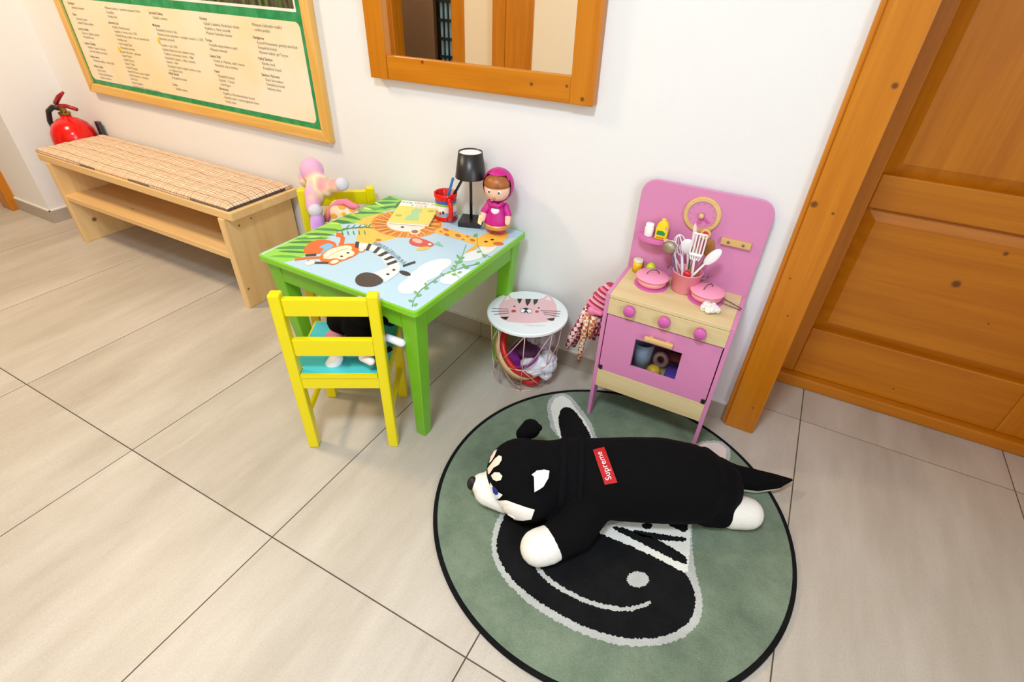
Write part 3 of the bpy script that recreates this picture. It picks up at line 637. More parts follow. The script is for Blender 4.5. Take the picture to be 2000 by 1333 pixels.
# clouds
for c in ((1240, 650, 130, 45, -.3), (1090, 780, 105, 55, -.3), (1400, 720, 120, 45, -.25), (1180, 700, 130, 50, -.3), (1520, 570, 90, 34, -.3)): ink('cloud', oval(*c), '#dde6ea')
# bird
ink('bird_body', [(1065, 470), (1080, 450), (1110, 440), (1150, 450), (1210, 470), (1245, 490), (1230, 510), (1170, 512), (1110, 505), (1075, 492)], '#d2473f', 1); ink('bird_belly', oval(1125, 468, 36, 15, .25), '#f3b6a2')
ink('bird_wing', oval(1165, 522, 50, 12, -.15), '#f2bd4c'); ink('bird_eye', oval(1212, 492, 12, 7), '#f8efe8')
for k in range(3): ink('bird_crest', stroke([(1245, 490), (1280+k*12, 478+k*14)], 9), '#7fc0a8')
# monkey
ink('monkey_body', [(320, 545), (370, 480), (450, 455), (540, 470), (570, 500), (500, 540), (450, 560), (360, 560)], '#e0662a', 1)
ink('monkey_tail', stroke([(560, 425), (590, 428), (606, 450), (600, 485), (585, 500)], 30), '#e0662a'); ink('monkey_shirt', [(470, 495), (510, 485), (545, 500), (520, 525), (470, 552), (445, 560), (475, 525), (440, 512)], '#7db7dc')
ink('monkey_head', oval(590, 555, 152, 56, -.28), '#dd6f28', 0); ink('monkey_ear', oval(545, 615, 42, 20, -.25), '#dd6f28'); ink('monkey_ear', oval(548, 614, 30, 13, -.25), '#f5e0c0')
ink('monkey_ear', oval(735, 532, 26, 17, 0), '#dd6f28'); ink('monkey_ear', oval(735, 532, 18, 11, 0), '#f7ead6')
ink('monkey_face', [(462, 590), (470, 560), (520, 525), (590, 505), (650, 498), (675, 515), (662, 535), (690, 548), (680, 572), (640, 582), (620, 600), (580, 598), (560, 588), (510, 598)], '#f7e7c8', 1)
ink('monkey_eye', oval(597, 577, 11, 6), '#2a2320'); ink('monkey_eye', oval(642, 553, 11, 6), '#2a2320'); ink('monkey_mouth', stroke([(490, 592), (530, 560), (590, 535), (640, 520)], 4), '#c9a070')
ink('monkey_arm', stroke([(270, 600), (340, 590), (440, 585), (470, 575)], 16), '#dd6f28'); ink('monkey_leg', stroke([(360, 610), (420, 622), (505, 622)], 14), '#3a302c'); ink('monkey_foot', oval(378, 622, 34, 15, -.2), '#efe6dc'); ink('monkey_leg', stroke([(345, 570), (420, 565)], 16), '#3a302c')
# zebra
ink('zebra_neck', [(690, 478), (760, 482), (830, 500), (900, 540), (960, 590), (1010, 640), (950, 660), (910, 640), (860, 570), (790, 530), (700, 520)], '#e4e2e0', 1)
for q in ([(695, 474), (722, 476), (715, 520), (690, 516)], [(785, 488), (808, 492), (785, 538), (762, 534)], [(850, 510), (875, 516), (838, 556), (814, 550)], [(905, 540), (930, 552), (872, 580), (848, 570)], [(945, 572), (968, 586), (910, 606), (888, 598)], [(975, 602), (990, 618), (920, 642), (908, 628)]): ink('zebra_stripe', q, '#2e2826')
NE = [Vector(p) for p in ((812, 492), (868, 512), (925, 548), (975, 590), (1022, 632))]
for k in range(26):
    t = k/25*3.999; a = NE[int(t)].lerp(NE[int(t)+1], t-int(t)); ink('mane_hair', stroke([(a.x, a.y), (a.x+22+random.uniform(-4, 6), a.y-16+random.uniform(-3, 4))], 2.5), '#4a4644')
ink('zebra_head', [(1010, 640), (1000, 690), (960, 720), (890, 770), (800, 700), (850, 680), (920, 655), (970, 630)], '#e4e2e0', 1)
ink('zebra_muzzle', [(690, 745), (700, 715), (740, 692), (785, 688), (840, 702), (885, 735), (890, 755), (850, 780), (790, 793), (730, 785), (700, 770)], '#41352f', 1)
ink('zebra_eye', oval(920, 702, 12, 7), '#2e2826'); ink('zebra_eye', oval(962, 672, 12, 7), '#2e2826'); ink('zebra_ear', stroke([(1025, 645), (1075, 628), (1112, 616)], 15), '#2e2826'); ink('zebra_ear', oval(1040, 695, 42, 15, .3), '#2e2826')
# vine
V = [(1088, 930), (1100, 880), (1150, 810), (1220, 760), (1300, 705), (1380, 680), (1450, 650), (1560, 628)]
ink('vine', stroke(V, 5), '#5a9a52'); ink('vine', stroke([(1385, 690), (1405, 620), (1440, 570), (1465, 495)], 5), '#6fae62'); ink('vine', stroke([(1385, 690), (1420, 730)], 4), '#6fae62'); ink('vine', stroke([(1540, 420), (1545, 500), (1580, 560), (1640, 582)], 4), '#5a9a52')
for (x, y, r) in ((1078, 888, .2), (1112, 915, -.5), (1115, 830, .6), (1140, 850, -.4), (1185, 775, 1), (1190, 800, -.2), (1250, 755, -.3), (1300, 705, .8), (1345, 690, -.4), (1370, 665, .5), (1400, 620, .6), (1425, 615, -.4), (1385, 645, 0), (1410, 580, .9), (1440, 590, -.5), (1420, 690, -.3), (1470, 655, -.2), (1450, 640, .7), (1545, 625, -.3), (1555, 545, -.2), (1590, 575, .6), (1380, 705, .2), (1530, 430, -.6)): ink('vine_leaf', oval(x, y, 17, 8, r, 10), '#6fae5c')

# ------------------------------------------------------------------ chairs
YEL = mat('#e4d300', .3, 'paint'); TUR = mat('#48bfc6', .3, 'paint')
def chair(label, back_mid, ang):
    c = thing('child_chair', label, 'chair', (back_mid[0], back_mid[1], 0), ang, 'yellow chairs at the play table')
    L = lambda n, b, m=YEL: mk(n, b, m, c, False, False)
    W = .137
    for s in (-1, 1):
        x0, x1 = sorted((s*W, s*(W-.030)))
        L('back_post', bx(x0, x1, 0, .032, 0, .55, bev=.005))
        L('front_leg', bx(x0, x1, .232, .262, 0, .280, bev=.003))
        L('side_apron', bx(s*W-s*.008, s*W-s*.024, .032, .232, .242, .280))
        L('stretcher', tube(NB(), [(s*(W-.015), .026, .125), (s*(W-.015), .238, .125)], .009, 10))
    L('top_rail', bx(-W+.030, W-.030, .006, .024, .484, .536, bev=.003)); L('middle_rail', bx(-W+.030, W-.030, .006, .024, .355, .410, bev=.003))
    L('back_apron', bx(-W+.030, W-.030, .006, .024, .240, .281)); L('front_apron', bx(-W+.030, W-.030, .240, .258, .240, .280))
    def notched(i, y0): return [(-W+.0315, y0), (W-.0315, y0), (W-.0315, .034+i), (W-.002-i, .034+i), (W-.002-i, .272-i), (-W+.002+i, .272-i), (-W+.002+i, .034+i), (-W+.0315, .034+i)]
    st = L('seat', prism(NB(), [(x, y, .2815) for x, y in notched(0, .002)], (0, 0, .011)))
    mk('seat_print', prism(NB(), [(x, y, .2926) for x, y in notched(.005, .010)], (0, 0, .0006)), TUR, st, False, False)
    mk('seat_band', bx(-W+.006, -.02, .158, .170, .2933, .2936), mat('#b5d92c', .3), st, False, False)
    return c
chair('yellow chair with turquoise seat at the near side of the table', (-.030, .342), math.radians(30.7))
chair('yellow chair between the bench and the table, holding pastel plush toys', (-.556, .944), math.radians(41.6-180-2))

# ------------------------------------------------------------------ things on the table
TT = TZ + .0018
bo = U(757, 437, 2, TT), U(838, 443, 2, TT), U(862, 402, 2, TT), U(786, 395, 2, TT)
cb = thing('colouring_book', 'thin yellow colouring book lying on the table', 'book', (bo[0]+bo[2])/2)
bp_ = [Vector((p.x, p.y, TT+.0002)) for p in bo]
mk('pages', prism(NB(), [p + ((bo[0]+bo[2])/2 - p)*.015 for p in bp_], (0, 0, .006)), mat('#efe9dd', .7), cb)
cv = mk('cover', prism(NB(), [p + Vector((0, 0, .006)) for p in bp_], (0, 0, .0008)), mat('#f1d860', .3), cb)
def bk(u, v, dz): return bp_[0].lerp(bp_[1], u).lerp(bp_[3].lerp(bp_[2], u), v) + Vector((0, 0, .0069+dz))
mk('title_strip', flat(NB(), [bk(u, v, .0001) for u, v in ((0, .74), (1, .74), (1, 1), (0, 1))]), mat('#f3f0ea', .3), cv, fix=False)
mk('green_figure', flat(NB(), [bk(u, v, .0001) for u, v in ((.36, .12), (.7, .12), (.66, .34), (.6, .4), (.66, .6), (.6, .68), (.45, .68), (.38, .58), (.44, .4), (.36, .3))]), mat('#a9d39a', .4), cv, fix=False)
for u, v in ((.86, .6), (.16, .3)): mk('leaf_print', flat(NB(), [bk(u+.09*math.cos(a*.6283), v+.05*math.sin(a*.6283), .0001) for a in range(10)]), mat('#a6c63a', .4), cv, fix=False)
xd = (bp_[2]-bp_[3]); yd = (bp_[3]-bp_[0]); yd = yd - xd.normalized()*yd.dot(xd.normalized())
for i, (ch, hx) in enumerate(zip('COLOURING', ('#d0453c', '#3e8f6a', '#3f9b7a', '#d0773c', '#c8453c', '#e0853c', '#d6b42c', '#8ab04a', '#4a3a34'))): text('lettering', ch, xd.length*.135, mat(hx, .4), cv, bk(.03+i*.106, .88, .0003), xd, yd, .0004)
for i, (ch, hx) in enumerate(zip('BOOK', ('#d0773c', '#d6b42c', '#7aa04a', '#4a78b0'))): text('lettering', ch, xd.length*.105, mat(hx, .4), cv, bk(.30+i*.11, .765, .0003), xd, yd, .0003)
# mug with pens
MC = Vector((-.094, .985, TT)); mr = .038
mg = thing('mug', 'red mug with a colourful printed band, holding pens', 'mug', MC)
mk('cup', lathe(NB(), MC, [(0, 0), (mr*.98, 0), (mr*1.03, .004), (mr*.94, .014), (mr*.94, .070), (mr*1.02, .078), (mr*1.05, .090), (mr*.98, .092), (mr*.90, .088), (mr*.88, .012), (0, .010)], 36), RED, mg, True)
for z0, z1, hx in ((.014, .030, '#8fa6bc'), (.030, .052, '#ece8e2'), (.052, .060, '#8fc23c'), (.060, .070, '#3a58b0')): mk('printed_band', lathe(NB(), MC, [(mr*.955, z0), (mr*.955, z1)], 36), mat(hx, .3), mg, True)
cdir = Vector((.75, -.66, 0)).normalized()
for k, hx in enumerate(('#d9502c', '#e8a030', '#c23428', '#30343c')):
    a = -2.15+k*.30; mk('printed_shape', flat(NB(), [MC + Vector((mr*.965*math.cos(a+.13*math.cos(t*.785)), mr*.965*math.sin(a+.13*math.cos(t*.785)), .028+.006*math.sin(t*.785)+.004*(k % 2))) for t in range(8)]), mat(hx, .3), mg, fix=False)
bm = NB(); tube(bm, [MC+cdir*mr*.95+Vector((0, 0, .080)), MC+cdir*(mr+.020)+Vector((0, 0, .078)), MC+cdir*(mr+.028)+Vector((0, 0, .062)), MC+cdir*(mr+.026)+Vector((0, 0, .030)), MC+cdir*(mr+.014)+Vector((0, 0, .014)), MC+cdir*mr*.95+Vector((0, 0, .012))], .008, 10); mk('handle', bm, RED, mg, True)
def pen(name, a, b, r, m, label):
    solo(name, tube(NB(), [a, b], r, 8), m, label, 'pen')
pen('blue_felt_pen', MC+Vector((-.008, -.01, .014)), U(885, 348, 1, .985), .0045, mat('#2f77b5', .35), 'blue felt pen standing in the red mug')
pen('black_pen', MC+Vector((-.012, .004, .014)), U(902, 352, 1, 1.0), .0045, mat('#141416', .3), 'black pen leaning in the red mug toward the lamp')
pen('pink_eraser_pencil', MC+Vector((.002, .010, .014)), U(884, 371, 1, .995), .006, mat('#e9a6ac', .5), 'short pink pencil in the red mug')
# table lamp
a, b = U(894, 443, 2, TT), U(938, 447, 2, TT); ld = (b-a).normalized(); ln = Vector((-ld.y, ld.x, 0)); ls = (b-a).length; lc = (a+b)/2 + ln*ls*.5
la = thing('table_lamp', 'black table lamp with a conical shade on the play table', 'lamp', lc); LB = mat('#1d1c1c', .35)
mk('base', prism(NB(), [lc + (ld*sx+ln*sy)*ls*.5 for sx, sy in ((-1, -1), (1, -1), (1, 1), (-1, 1))], (0, 0, .016), .0015), LB, la)
mk('pole', tube(NB(), [lc+Vector((0, 0, .016)), lc+Vector((0, 0, .225))], .0048, 12), LB, la, True)
zs = U(917, 345, 1, lc.y).z; zt = U(919, 296, 1, lc.y).z
mk('shade', lathe(NB(), (lc.x, lc.y, 0), [(.050, zs), (.0385, zt), (.0370, zt), (.0485, zs)], 40), LB, la, True)
mk('diffuser', lathe(NB(), (lc.x, lc.y, 0), [(0, zt-.004), (.036, zt-.004), (.036, zt-.006), (0, zt-.006)], 32), mat('#f4f2f0', .5), la)
# doll
DC = Vector((.112, .978, TT)); MAG = mat('#c81585', .32, 'fabric'); SKIN = mat('#f3c3a6', .5); GOLD = mat('#d0a548', .4, metal=.3)
do = thing('doll', 'doll in a magenta headscarf and dress with gold trim, beside the lamp', 'doll', DC)
fd = Vector((.20, -.93, 0)).normalized(); sd = Vector((-fd.y, fd.x, 0)); FM = Matrix((sd, -fd, Vector((0, 0, 1)))).transposed()   # x: its left, y: back
def D(x, y, z): return DC + FM @ Vector((x, y, z))
bm = NB()
for s in (-1, 1): ell(bm, D(s*.017, -.006, .013), (.016, .022, .013), FM)
mk('shoes', bm, mat('#c2107a', .2), do, True)
mk('dress', lathe(NB(), D(0, 0, 0), [(0, .018), (.040, .020), (.043, .030), (.038, .055), (.030, .080), (.024, .098), (.012, .108), (0, .109)], 28, FM), MAG, do, True)
mk('trim', lathe(NB(), D(0, 0, 0), [(.0405, .020), (.0435, .021), (.0425, .036), (.040, .036)], 28, FM), GOLD, do, True)
mk('bodice', lathe(NB(), D(0, -.017, .072), [(0, -.004), (.014, -.003), (.017, .010), (.014, .018), (0, .019)], 16, FM), mat('#efe6ea', .6), do, True)
for s in (-1, 1):
    bm = NB(); caps(bm, D(s*.027, 0, .090), D(s*.040, -.012, .070), .013, .012); mk('sleeve', bm, MAG if s < 0 else MAG, do, True)
    bm = NB(); caps(bm, D(s*.041, -.016, .064), D(s*.042, -.024, .048), .0105, .009); mk('hand', bm, SKIN, do, True)
hc = D(0, -.004, .148)
mk('head', ell(NB(), hc, (.042, .038, .040), FM, 24, 16), SKIN, do, True)
bm = NB(); ell(bm, D(0, .008, .156), (.050, .046, .054), FM, 32, 20)
for v in [v for v in bm.verts if (FM.transposed() @ (v.co-hc)).y < -.012 and (FM.transposed() @ (v.co-hc)).z < .040 and abs((FM.transposed() @ (v.co-hc)).x) < .042]: bm.verts.remove(v)
mk('headscarf', bm, MAG, do, True)
bm = NB(); ell(bm, D(0, -.008, .166), (.0415, .037, .030), FM, 24, 14)
for v in [v for v in bm.verts if v.co.z < D(0, 0, .158).z]: v.co.z = D(0, 0, .158).z
mk('fringe', bm, wood('brown_hair', '#8a4a1c', '#a9622c', 2, .4, 3), do, True)
for s in (-1, 1):
    e = mk('eye', ell(NB(), D(s*.016, -.0375, .147), (.0065, .003, .0072), FM, 12, 8), mat('#f4f0ea', .3), do, True); mk('iris', ell(NB(), D(s*.016, -.0402, .147), (.0034, .0018, .0040), FM, 10, 8), mat('#4a5a3c', .2), e, True)
mk('nose', ell(NB(), D(0, -.0425, .137), (.0040, .004, .003), FM, 10, 8), SKIN, do, True); mk('mouth', ell(NB(), D(0, -.0375, .125), (.0068, .002, .0016), FM, 10, 6), mat('#c8615c', .5), do, True)
bm = NB(); tube(bm, [D(-.026, -.018, .112), D(-.012, -.028, .100), D(0, -.030, .104), D(.012, -.028, .100), D(.026, -.018, .112)], [.006, .007, .008, .007, .006], 8); mk('scarf_knot', bm, MAG, do, True)
mk('flower_card', prism(NB(), [D(-.058, -.030, .034), D(-.044, -.034, .030), D(-.040, -.030, .058), D(-.054, -.026, .062)], tuple(fd*-.002)), mat('#efdca8', .6), do)

# ------------------------------------------------------------------ toy kitchen
KX0, KX1, KY0, KY1, KZ = .548, .906, .845, 1.050, .485
ki = thing('toy_kitchen', 'pink toy kitchen with beech counter and oven door, against the wall', 'toy kitchen', ((KX0+KX1)/2, (KY0+KY1)/2, 0))
PNK = mat('#d486b2', .42, 'paint'); PK2 = mat('#cc5fa8', .3); t = .012
for x in (KX0, KX1-t):
    pts = [(KY0, 0), (KY0+.028, 0), (KY0+.050, .14), (KY1-.05, .14), (KY1-.028, 0), (KY1, 0), (KY1, KZ), (KY0, KZ)]
    mk('side_panel', prism(NB(), [(x, y, z) for y, z in pts], (t, 0, 0), .0015), PNK, ki)
mk('back_panel', prism(NB(), [(a, KY1-t, b) for a, b in rrect(KX0+.001, KX1-.001, .14, .764, .042, 8, (1, 1, 0, 0))], (0, t-.0005, 0), .0015), PNK, ki)
mk('counter', bx(KX0+t, KX1-t, KY0+.001, KY1-t, KZ-.012, KZ, bev=.001), PLY, ki)
cp = mk('control_panel', bx(KX0+t, KX1-t, KY0+.001, KY0+.012, .419, KZ-.0135, bev=.001), PLY, ki)
for px, py in ((1229, 609), (1297, 630), (1367, 653)):
    c = U(px, py, 1, KY0-.012); mk('knob', lathe(NB(), (c.x, KY0+.002, c.z), [(0, 0), (.012, 0), (.012, .006), (.0165, .008), (.0165, .020), (.014, .0225), (0, .0235)], 24, frame((0, -1, 0))), PK2, cp, True)
dz0, dz1 = .2135, .416; wx0, wx1, wz0, wz1 = .657, .793, .257, .362
bm = NB(); dx0, dx1 = KX0+t+.003, KX1-t-.003; yy = KY0+.001
for (a, b, c, d) in ((dx0, wx0, dz0, dz1), (wx1, dx1, dz0, dz1), (wx0, wx1, dz0, wz0), (wx0, wx1, wz1, dz1)): box(bm, a, b, yy, yy+t, c, d)
bmesh.ops.remove_doubles(bm, verts=bm.verts, dist=1e-5)
od = mk('oven_door', bm, PNK, ki)
hb = mk('door_handle', bx(.683, .765, KY0-.018, KY0-.006, .376, .390, bev=.003), PLYW, od)
bm = NB(); box(bm, .695, .705, KY0-.008, KY0+.003, .379, .387); box(bm, .743, .753, KY0-.008, KY0+.003, .379, .387); mk('handle_pegs', bm, PLYW, od)
pm, nt, b_ = nodes('clear_acrylic'); b_.inputs['Base Color'].default_value = (.02, .02, .03, 1); b_.inputs['Roughness'].default_value = .03; b_.inputs['Alpha'].default_value = .10
mk('window_pane', bx(wx0-.002, wx1+.002, yy+t, yy+t+.0015, wz0-.002, wz1+.002), pm, od)
for x in (dx0, dx1-.011): mk('hinge', bx(x, x+.011, KY0-.002, KY0+.004, .214, .230, bev=.001), mat('#1e2024', .5), ki)
mk('plinth', bx(KX0+t, KX1-t, KY0+.001, KY0+.012, .143, .212, bev=.001), PLY, ki)
mk('oven_floor', bx(KX0+t, KX1-t, KY0+t, KY1-t, .204, .213), PLY, ki)
for c in ((.645, .962), (.803, .982-.02)): mk('burner', lathe(NB(), (c[0], c[1], KZ), [(0, 0), (.049, 0), (.049, .003), (.047, .004), (0, .004)], 40), PK2, ki)
CF = U(1371, 421, 1, KY1-t-.008)
ck = mk('clock', lathe(NB(), (CF.x, KY1-t, CF.z), [(0, 0), (.050, 0), (.050, .007), (.048, .009), (.039, .009), (.038, .005), (0, .005)], 48, frame((0, -1, 0))), PLYW, ki, False)
mk('clock_face', lathe(NB(), (CF.x, KY1-t-.0052, CF.z), [(0, 0), (.038, 0), (.038, .0006), (0, .0006)], 40, frame((0, -1, 0))), mat('#d486b2', .4), ck)
for k in range(12):
    a = k*math.pi/6; mk('hour_mark', lathe(NB(), (CF.x+.031*math.sin(a), KY1-t-.0058, CF.z+.031*math.cos(a)), [(0, 0), (.0016, 0), (.0016, .0006), (0, .0006)], 8, frame((0, -1, 0))), mat('#c25f98', .4), ck)
mk('clock_hub', lathe(NB(), (CF.x, KY1-t-.0058, CF.z), [(0, 0), (.007, 0), (.007, .012), (.005, .014), (0, .015)], 16, frame((0, -1, 0))), mat('#e0b27c', .35), ck, True)
for dx, dz, l in ((.018, -.016, .0), (-.004, -.022, 0)):
    mk('clock_hand', prism(NB(), [(CF.x-.004, KY1-t-.008, CF.z), (CF.x+.004, KY1-t-.008, CF.z), (CF.x+dx+.006, KY1-t-.008, CF.z+dz), (CF.x+dx, KY1-t-.008, CF.z+dz-.005), (CF.x+dx-.006, KY1-t-.008, CF.z+dz)], (0, .002, 0)), PK2, ck)
SH = .607
mk('spice_shelf', prism(NB(), [(.568, KY1-t, SH-.011), (.568, KY1-t-.02, SH-.011)] + [(.615+.047*math.cos(math.pi+a*math.pi/12), KY1-t-.024+.022*math.sin(math.pi+a*math.pi/12), SH-.011) for a in range(1, 12)] + [(.662, KY1-t-.02, SH-.011), (.662, KY1-t, SH-.011)], (0, 0, .011), .001), mat('#d470ae', .4), ki)
rl = mk('hook_rail', bx(.795, .874, KY1-t-.011, KY1-t, .628, .646, bev=.001), PLYW, ki)
for x in (.815, .854): mk('screw', lathe(NB(), (x, KY1-t-.011, .637), [(0, 0), (.004, 0), (.004, .001), (0, .0015)], 12, frame((0, -1, 0))), mat('#8c8f96', .3, metal=1), rl)
# things on its shelves
c = U(1270, 440, 1, 1.018); SHB = SH+.0008
s1 = thing('white_shaker', 'small white toy jar on the pink shelf', 'jar', (c.x, 1.018, SHB))
mk('body', lathe(NB(), (c.x, 1.018, SHB), [(0, 0), (.012, 0), (.013, .003), (.013, .026), (.0115, .029), (0, .029)], 24), mat('#f3f0ee', .35), s1, True)
mk('lid', lathe(NB(), (c.x, 1.018, SHB+.0285), [(.0118, 0), (.012, .001), (.012, .008), (.010, .010), (0, .010)], 24), mat('#f8f6f5', .3), s1, True)
c = U(1296, 440, 1, 1.016)
s2 = thing('yellow_jug', 'yellow toy milk jug with a green label on the pink shelf', 'jug', (c.x, 1.014, SHB)); YJ = mat('#f4d41c', .3)
mk('body', prism(NB(), [(c.x+x, 1.006, SHB+z) for x, z in ((-.016, 0), (.016, 0), (.017, .004), (.017, .038), (.012, .050), (.006, .055), (-.006, .055), (-.014, .046), (-.017, .034), (-.017, .004))], (0, .020, 0), .003), YJ, s2, True)
mk('cap', lathe(NB(), (c.x-.001, 1.016, SHB+.054), [(0, 0), (.006, 0), (.006, .006), (0, .007)], 16), mat('#f6de3a', .3), s2)
mk('label_print', flat(NB(), [(c.x+x, 1.0056, SHB+z) for x, z in ((-.013, .014), (.010, .014), (.012, .022), (.004, .028), (-.012, .026))]), mat('#1f8a55', .4), s2, fix=False)
mk('lower_print', flat(NB(), [(c.x+x, 1.0056, SHB+z) for x, z in ((-.012, .004), (.010, .004), (.010, .009), (-.012, .009))]), mat('#c98a1c', .4), s2, fix=False)
mk('handle_gap', flat(NB(), [(c.x+.012+.004*math.cos(a*.6283), 1.0056, SHB+.038+.006*math.sin(a*.6283)) for a in range(10)]), mat('#d9a0a0', .4), s2, fix=False)
ZC = KZ + .0006
c = Vector((.583, 1.020, ZC)); s3 = thing('yellow_can', 'small yellow toy tin at the back of the counter', 'tin', c)
mk('body', lathe(NB(), c, [(0, 0), (.014, 0), (.014, .034), (0, .034)], 24), mat('#eebf12', .35), s3, True); mk('lid', lathe(NB(), c+Vector((0, 0, .034)), [(.0145, 0), (.0145, .006), (.012, .007), (0, .006)], 24), mat('#dcdcc0', .3), s3, True)
c = Vector((.624, 1.018, ZC)); s4 = thing('lime_egg', 'lime green toy egg shaker behind the left pot', 'egg', c)
mk('shell', lathe(NB(), c, [(0, 0), (.012, .002), (.017, .010), (.017, .016), (.013, .030), (.007, .038), (0, .041)], 28), mat('#bcd912', .3), s4, True); mk('seam', lathe(NB(), c, [(.0172, .012), (.0175, .013), (.0172, .014)], 28), mat('#8ea512', .4), s4)
POT = mat('#f094a6', .3); WIRE = mat('#8c8a8c', .25, metal=1)
ZB = KZ + .0046
def pan(label, c, wire_side):
    p = thing('toy_pan', label, 'pan', c)
    mk('bowl', lathe(NB(), c, [(0, 0), (.038, 0), (.042, .006), (.044, .022), (.042, .022), (.040, .008), (0, .003)], 40), mat('#ef9ea2', .35), p, True)
    l = mk('lid', lathe(NB(), c+Vector((0, 0, .0225)), [(0, -.001), (.048, 0), (.0485, .002), (.046, .004), (.020, .0085), (0, .0095)], 40), mat('#f09ab8', .3), p, True)
    a = wire_side; d = Vector((math.cos(a), math.sin(a), 0)); o = c+Vector((0, 0, .031))
    tube_ = tube(NB(), [o-d*.018, o-d*.016+Vector((0, 0, .005)), o-d*.008+Vector((0, 0, .012)), o+d*.008+Vector((0, 0, .012)), o+d*.016+Vector((0, 0, .005)), o+d*.018], .0012, 6); mk('lid_handle', tube_, mat('#4a4448', .3, metal=1), l)
    return p
pan('low pink toy pan with lid on the left burner', Vector((.645, .962, ZB)), .5); pan('low pink toy pan with lid on the right burner', Vector((.803, .962, ZB)), 1.0)
TP = Vector((.735, 1.000-.014, ZC)); tp = thing('utensil_pot', 'tall pink toy pot crammed with kitchen utensils', 'pot', TP); PH = .058
mk('pot_body', lathe(NB(), TP, [(0, 0), (.034, 0), (.037, .003), (.041, PH), (.043, PH+.001), (.043, PH+.003), (.040, PH+.003), (.036, .005), (0, .004)], 40), POT, tp, True)
for s in (-1, 1):
    e = TP+Vector((s*.041, 0, PH-.008)); mk('handle', tube(NB(), [e+Vector((0, -.010, 0)), e+Vector((s*.014, -.010, .004)), e+Vector((s*.017, 0, .005)), e+Vector((s*.014, .010, .004)), e+Vector((0, .010, 0))], .0015, 6), WIRE, tp)
# utensils: handle foot in the pot, head where it shows above the rim
WHT = mat('#f1eef3', .35); LAV = mat('#e6ddea', .35)
def foot(k): a = k*2.4; return TP + Vector((.017*math.cos(a), .017*math.sin(a), .008))
def up(px, py, y): return U(px, py, 1, y)
def orient(a, b): d = (Vector(b)-Vector(a)).normalized(); x = Vector((1, 0, 0)); x = (x-d*x.dot(d)).normalized(); return d, x, d.cross(x)
def slab(bm, a, b, prof, th):
    """blade: prof = (t along, half width) list"""
    d, x, n = orient(a, b); L = (Vector(b)-Vector(a)).length
    P = [Vector(a)+d*L*t+x*h for t, h in prof] + [Vector(a)+d*L*t-x*h for t, h in reversed(prof)]
    return prism(bm, [p-n*th/2 for p in P], n*th)
u = thing('slotted_turner', 'white slotted toy spatula standing in the tall pink pot', 'spatula', foot(0)); h0, h1 = up(1356, 508, .970), up(1369, 458, .965)
mk('handle', tube(NB(), [foot(0), h0], .0035, 8), WHT, u); bm = NB(); d, x, n = orient(h0, h1)
for k in range(5): q = x*(.0085*(k-2)); tube(bm, [h0+q*.6, h0.lerp(h1, .25)+q, h1+q], .0022, 6)
tube(bm, [h1-x*.017, h1+x*.017], .0028, 6); tube(bm, [h0.lerp(h1, .2)-x*.016, h0.lerp(h1, .2)+x*.016], .005, 6); mk('blade', bm, WHT, u)
u = thing('toy_knife', 'pale toy knife, the tallest piece in the pink pot', 'knife', foot(1)); h0, h1 = up(1354, 500, .990), up(1358, 436, .990)
mk('handle', tube(NB(), [foot(1), h0], .004, 8), mat('#e7d3d0', .4), u); mk('blade', slab(NB(), h0, h1, [(0, .005), (.6, .006), (.9, .004), (1, .0005)], .002), mat('#ecd9cf', .35), u)
u = thing('whisk', 'white toy whisk with looped wires in the tall pink pot', 'whisk', foot(2)); h0, h1 = up(1332, 500, 1.000), up(1326, 459, 1.000)
mk('handle', tube(NB(), [foot(2), h0], .004, 8), LAV, u); d, x, n = orient(h0, h1); L = (h1-h0).length
for k in range(3):
    r_ = Matrix.Rotation(k*1.047, 3, d); mk('wire_loop', tube(NB(), [h0 + d*L*(1-math.cos(a))/2*1.0 + (r_ @ x)*.019*math.sin(a)*(.6+.4*math.sin(a/2)) for a in [i*2*math.pi/18 for i in range(18)]], .0014, 6, True), WHT, u)
u = thing('white_spoon', 'round white toy spoon at the middle of the pink pot', 'spoon', foot(3)); h0 = up(1343, 482, .998)
mk('handle', tube(NB(), [foot(3), h0], .0035, 8), WHT, u); mk('bowl', ell(NB(), h0, (.021, .007, .023), None, 18, 12), WHT, u, True)
u = thing('strainer', 'small metal mesh strainer leaning left out of the pink pot', 'strainer', foot(4)); h0 = up(1309, 484, .985)
mk('handle', tube(NB(), [foot(4), h0+Vector((.006, 0, -.012))], .003, 8), mat('#6a5a84', .4), u); mk('mesh_bowl', ell(NB(), h0, (.020, .016, .020), None, 16, 12), mat('#a79a84', .35, 'fabric', .6), u, True); mk('rim', tube(NB(), [h0+Vector((.0205*math.cos(a*.3927), .002, .0205*math.sin(a*.3927))) for a in range(16)], .0014, 6, True), mat('#c9c3c2', .3, metal=1), u)
u = thing('wooden_spoon', 'brown wooden spoon at the right of the pink pot', 'spoon', foot(5)); h0, h1 = up(1380, 500, 1.012), up(1390, 468, 1.012); WS = wood('spoon_wood', '#b5813c', '#94622a', 2, .5)
mk('handle', tube(NB(), [foot(5), h0], .003, 8), WS, u); d, x, n = orient(h0, h1); mk('bowl', ell(NB(), (h0+h1)/2, (.015, .005, .026), Matrix((x, n, d)).transposed(), 16, 12), WS, u, True)
u = thing('red_topped_spoon', 'pale wooden utensil with a red disc, behind the slotted spatula', 'spoon', foot(6)); h0 = up(1378, 458, 1.016)
mk('handle', tube(NB(), [foot(6), h0], .003, 8), mat('#dda868', .5), u); mk('ring', tube(NB(), [h0+Vector((.011*math.cos(a*.3927), 0, .012*math.sin(a*.3927))) for a in range(16)], .004, 8, True), mat('#e0b070', .5), u, True); mk('red_disc', ell(NB(), h0, (.009, .003, .010)), mat('#cf2a20', .4), u, True)
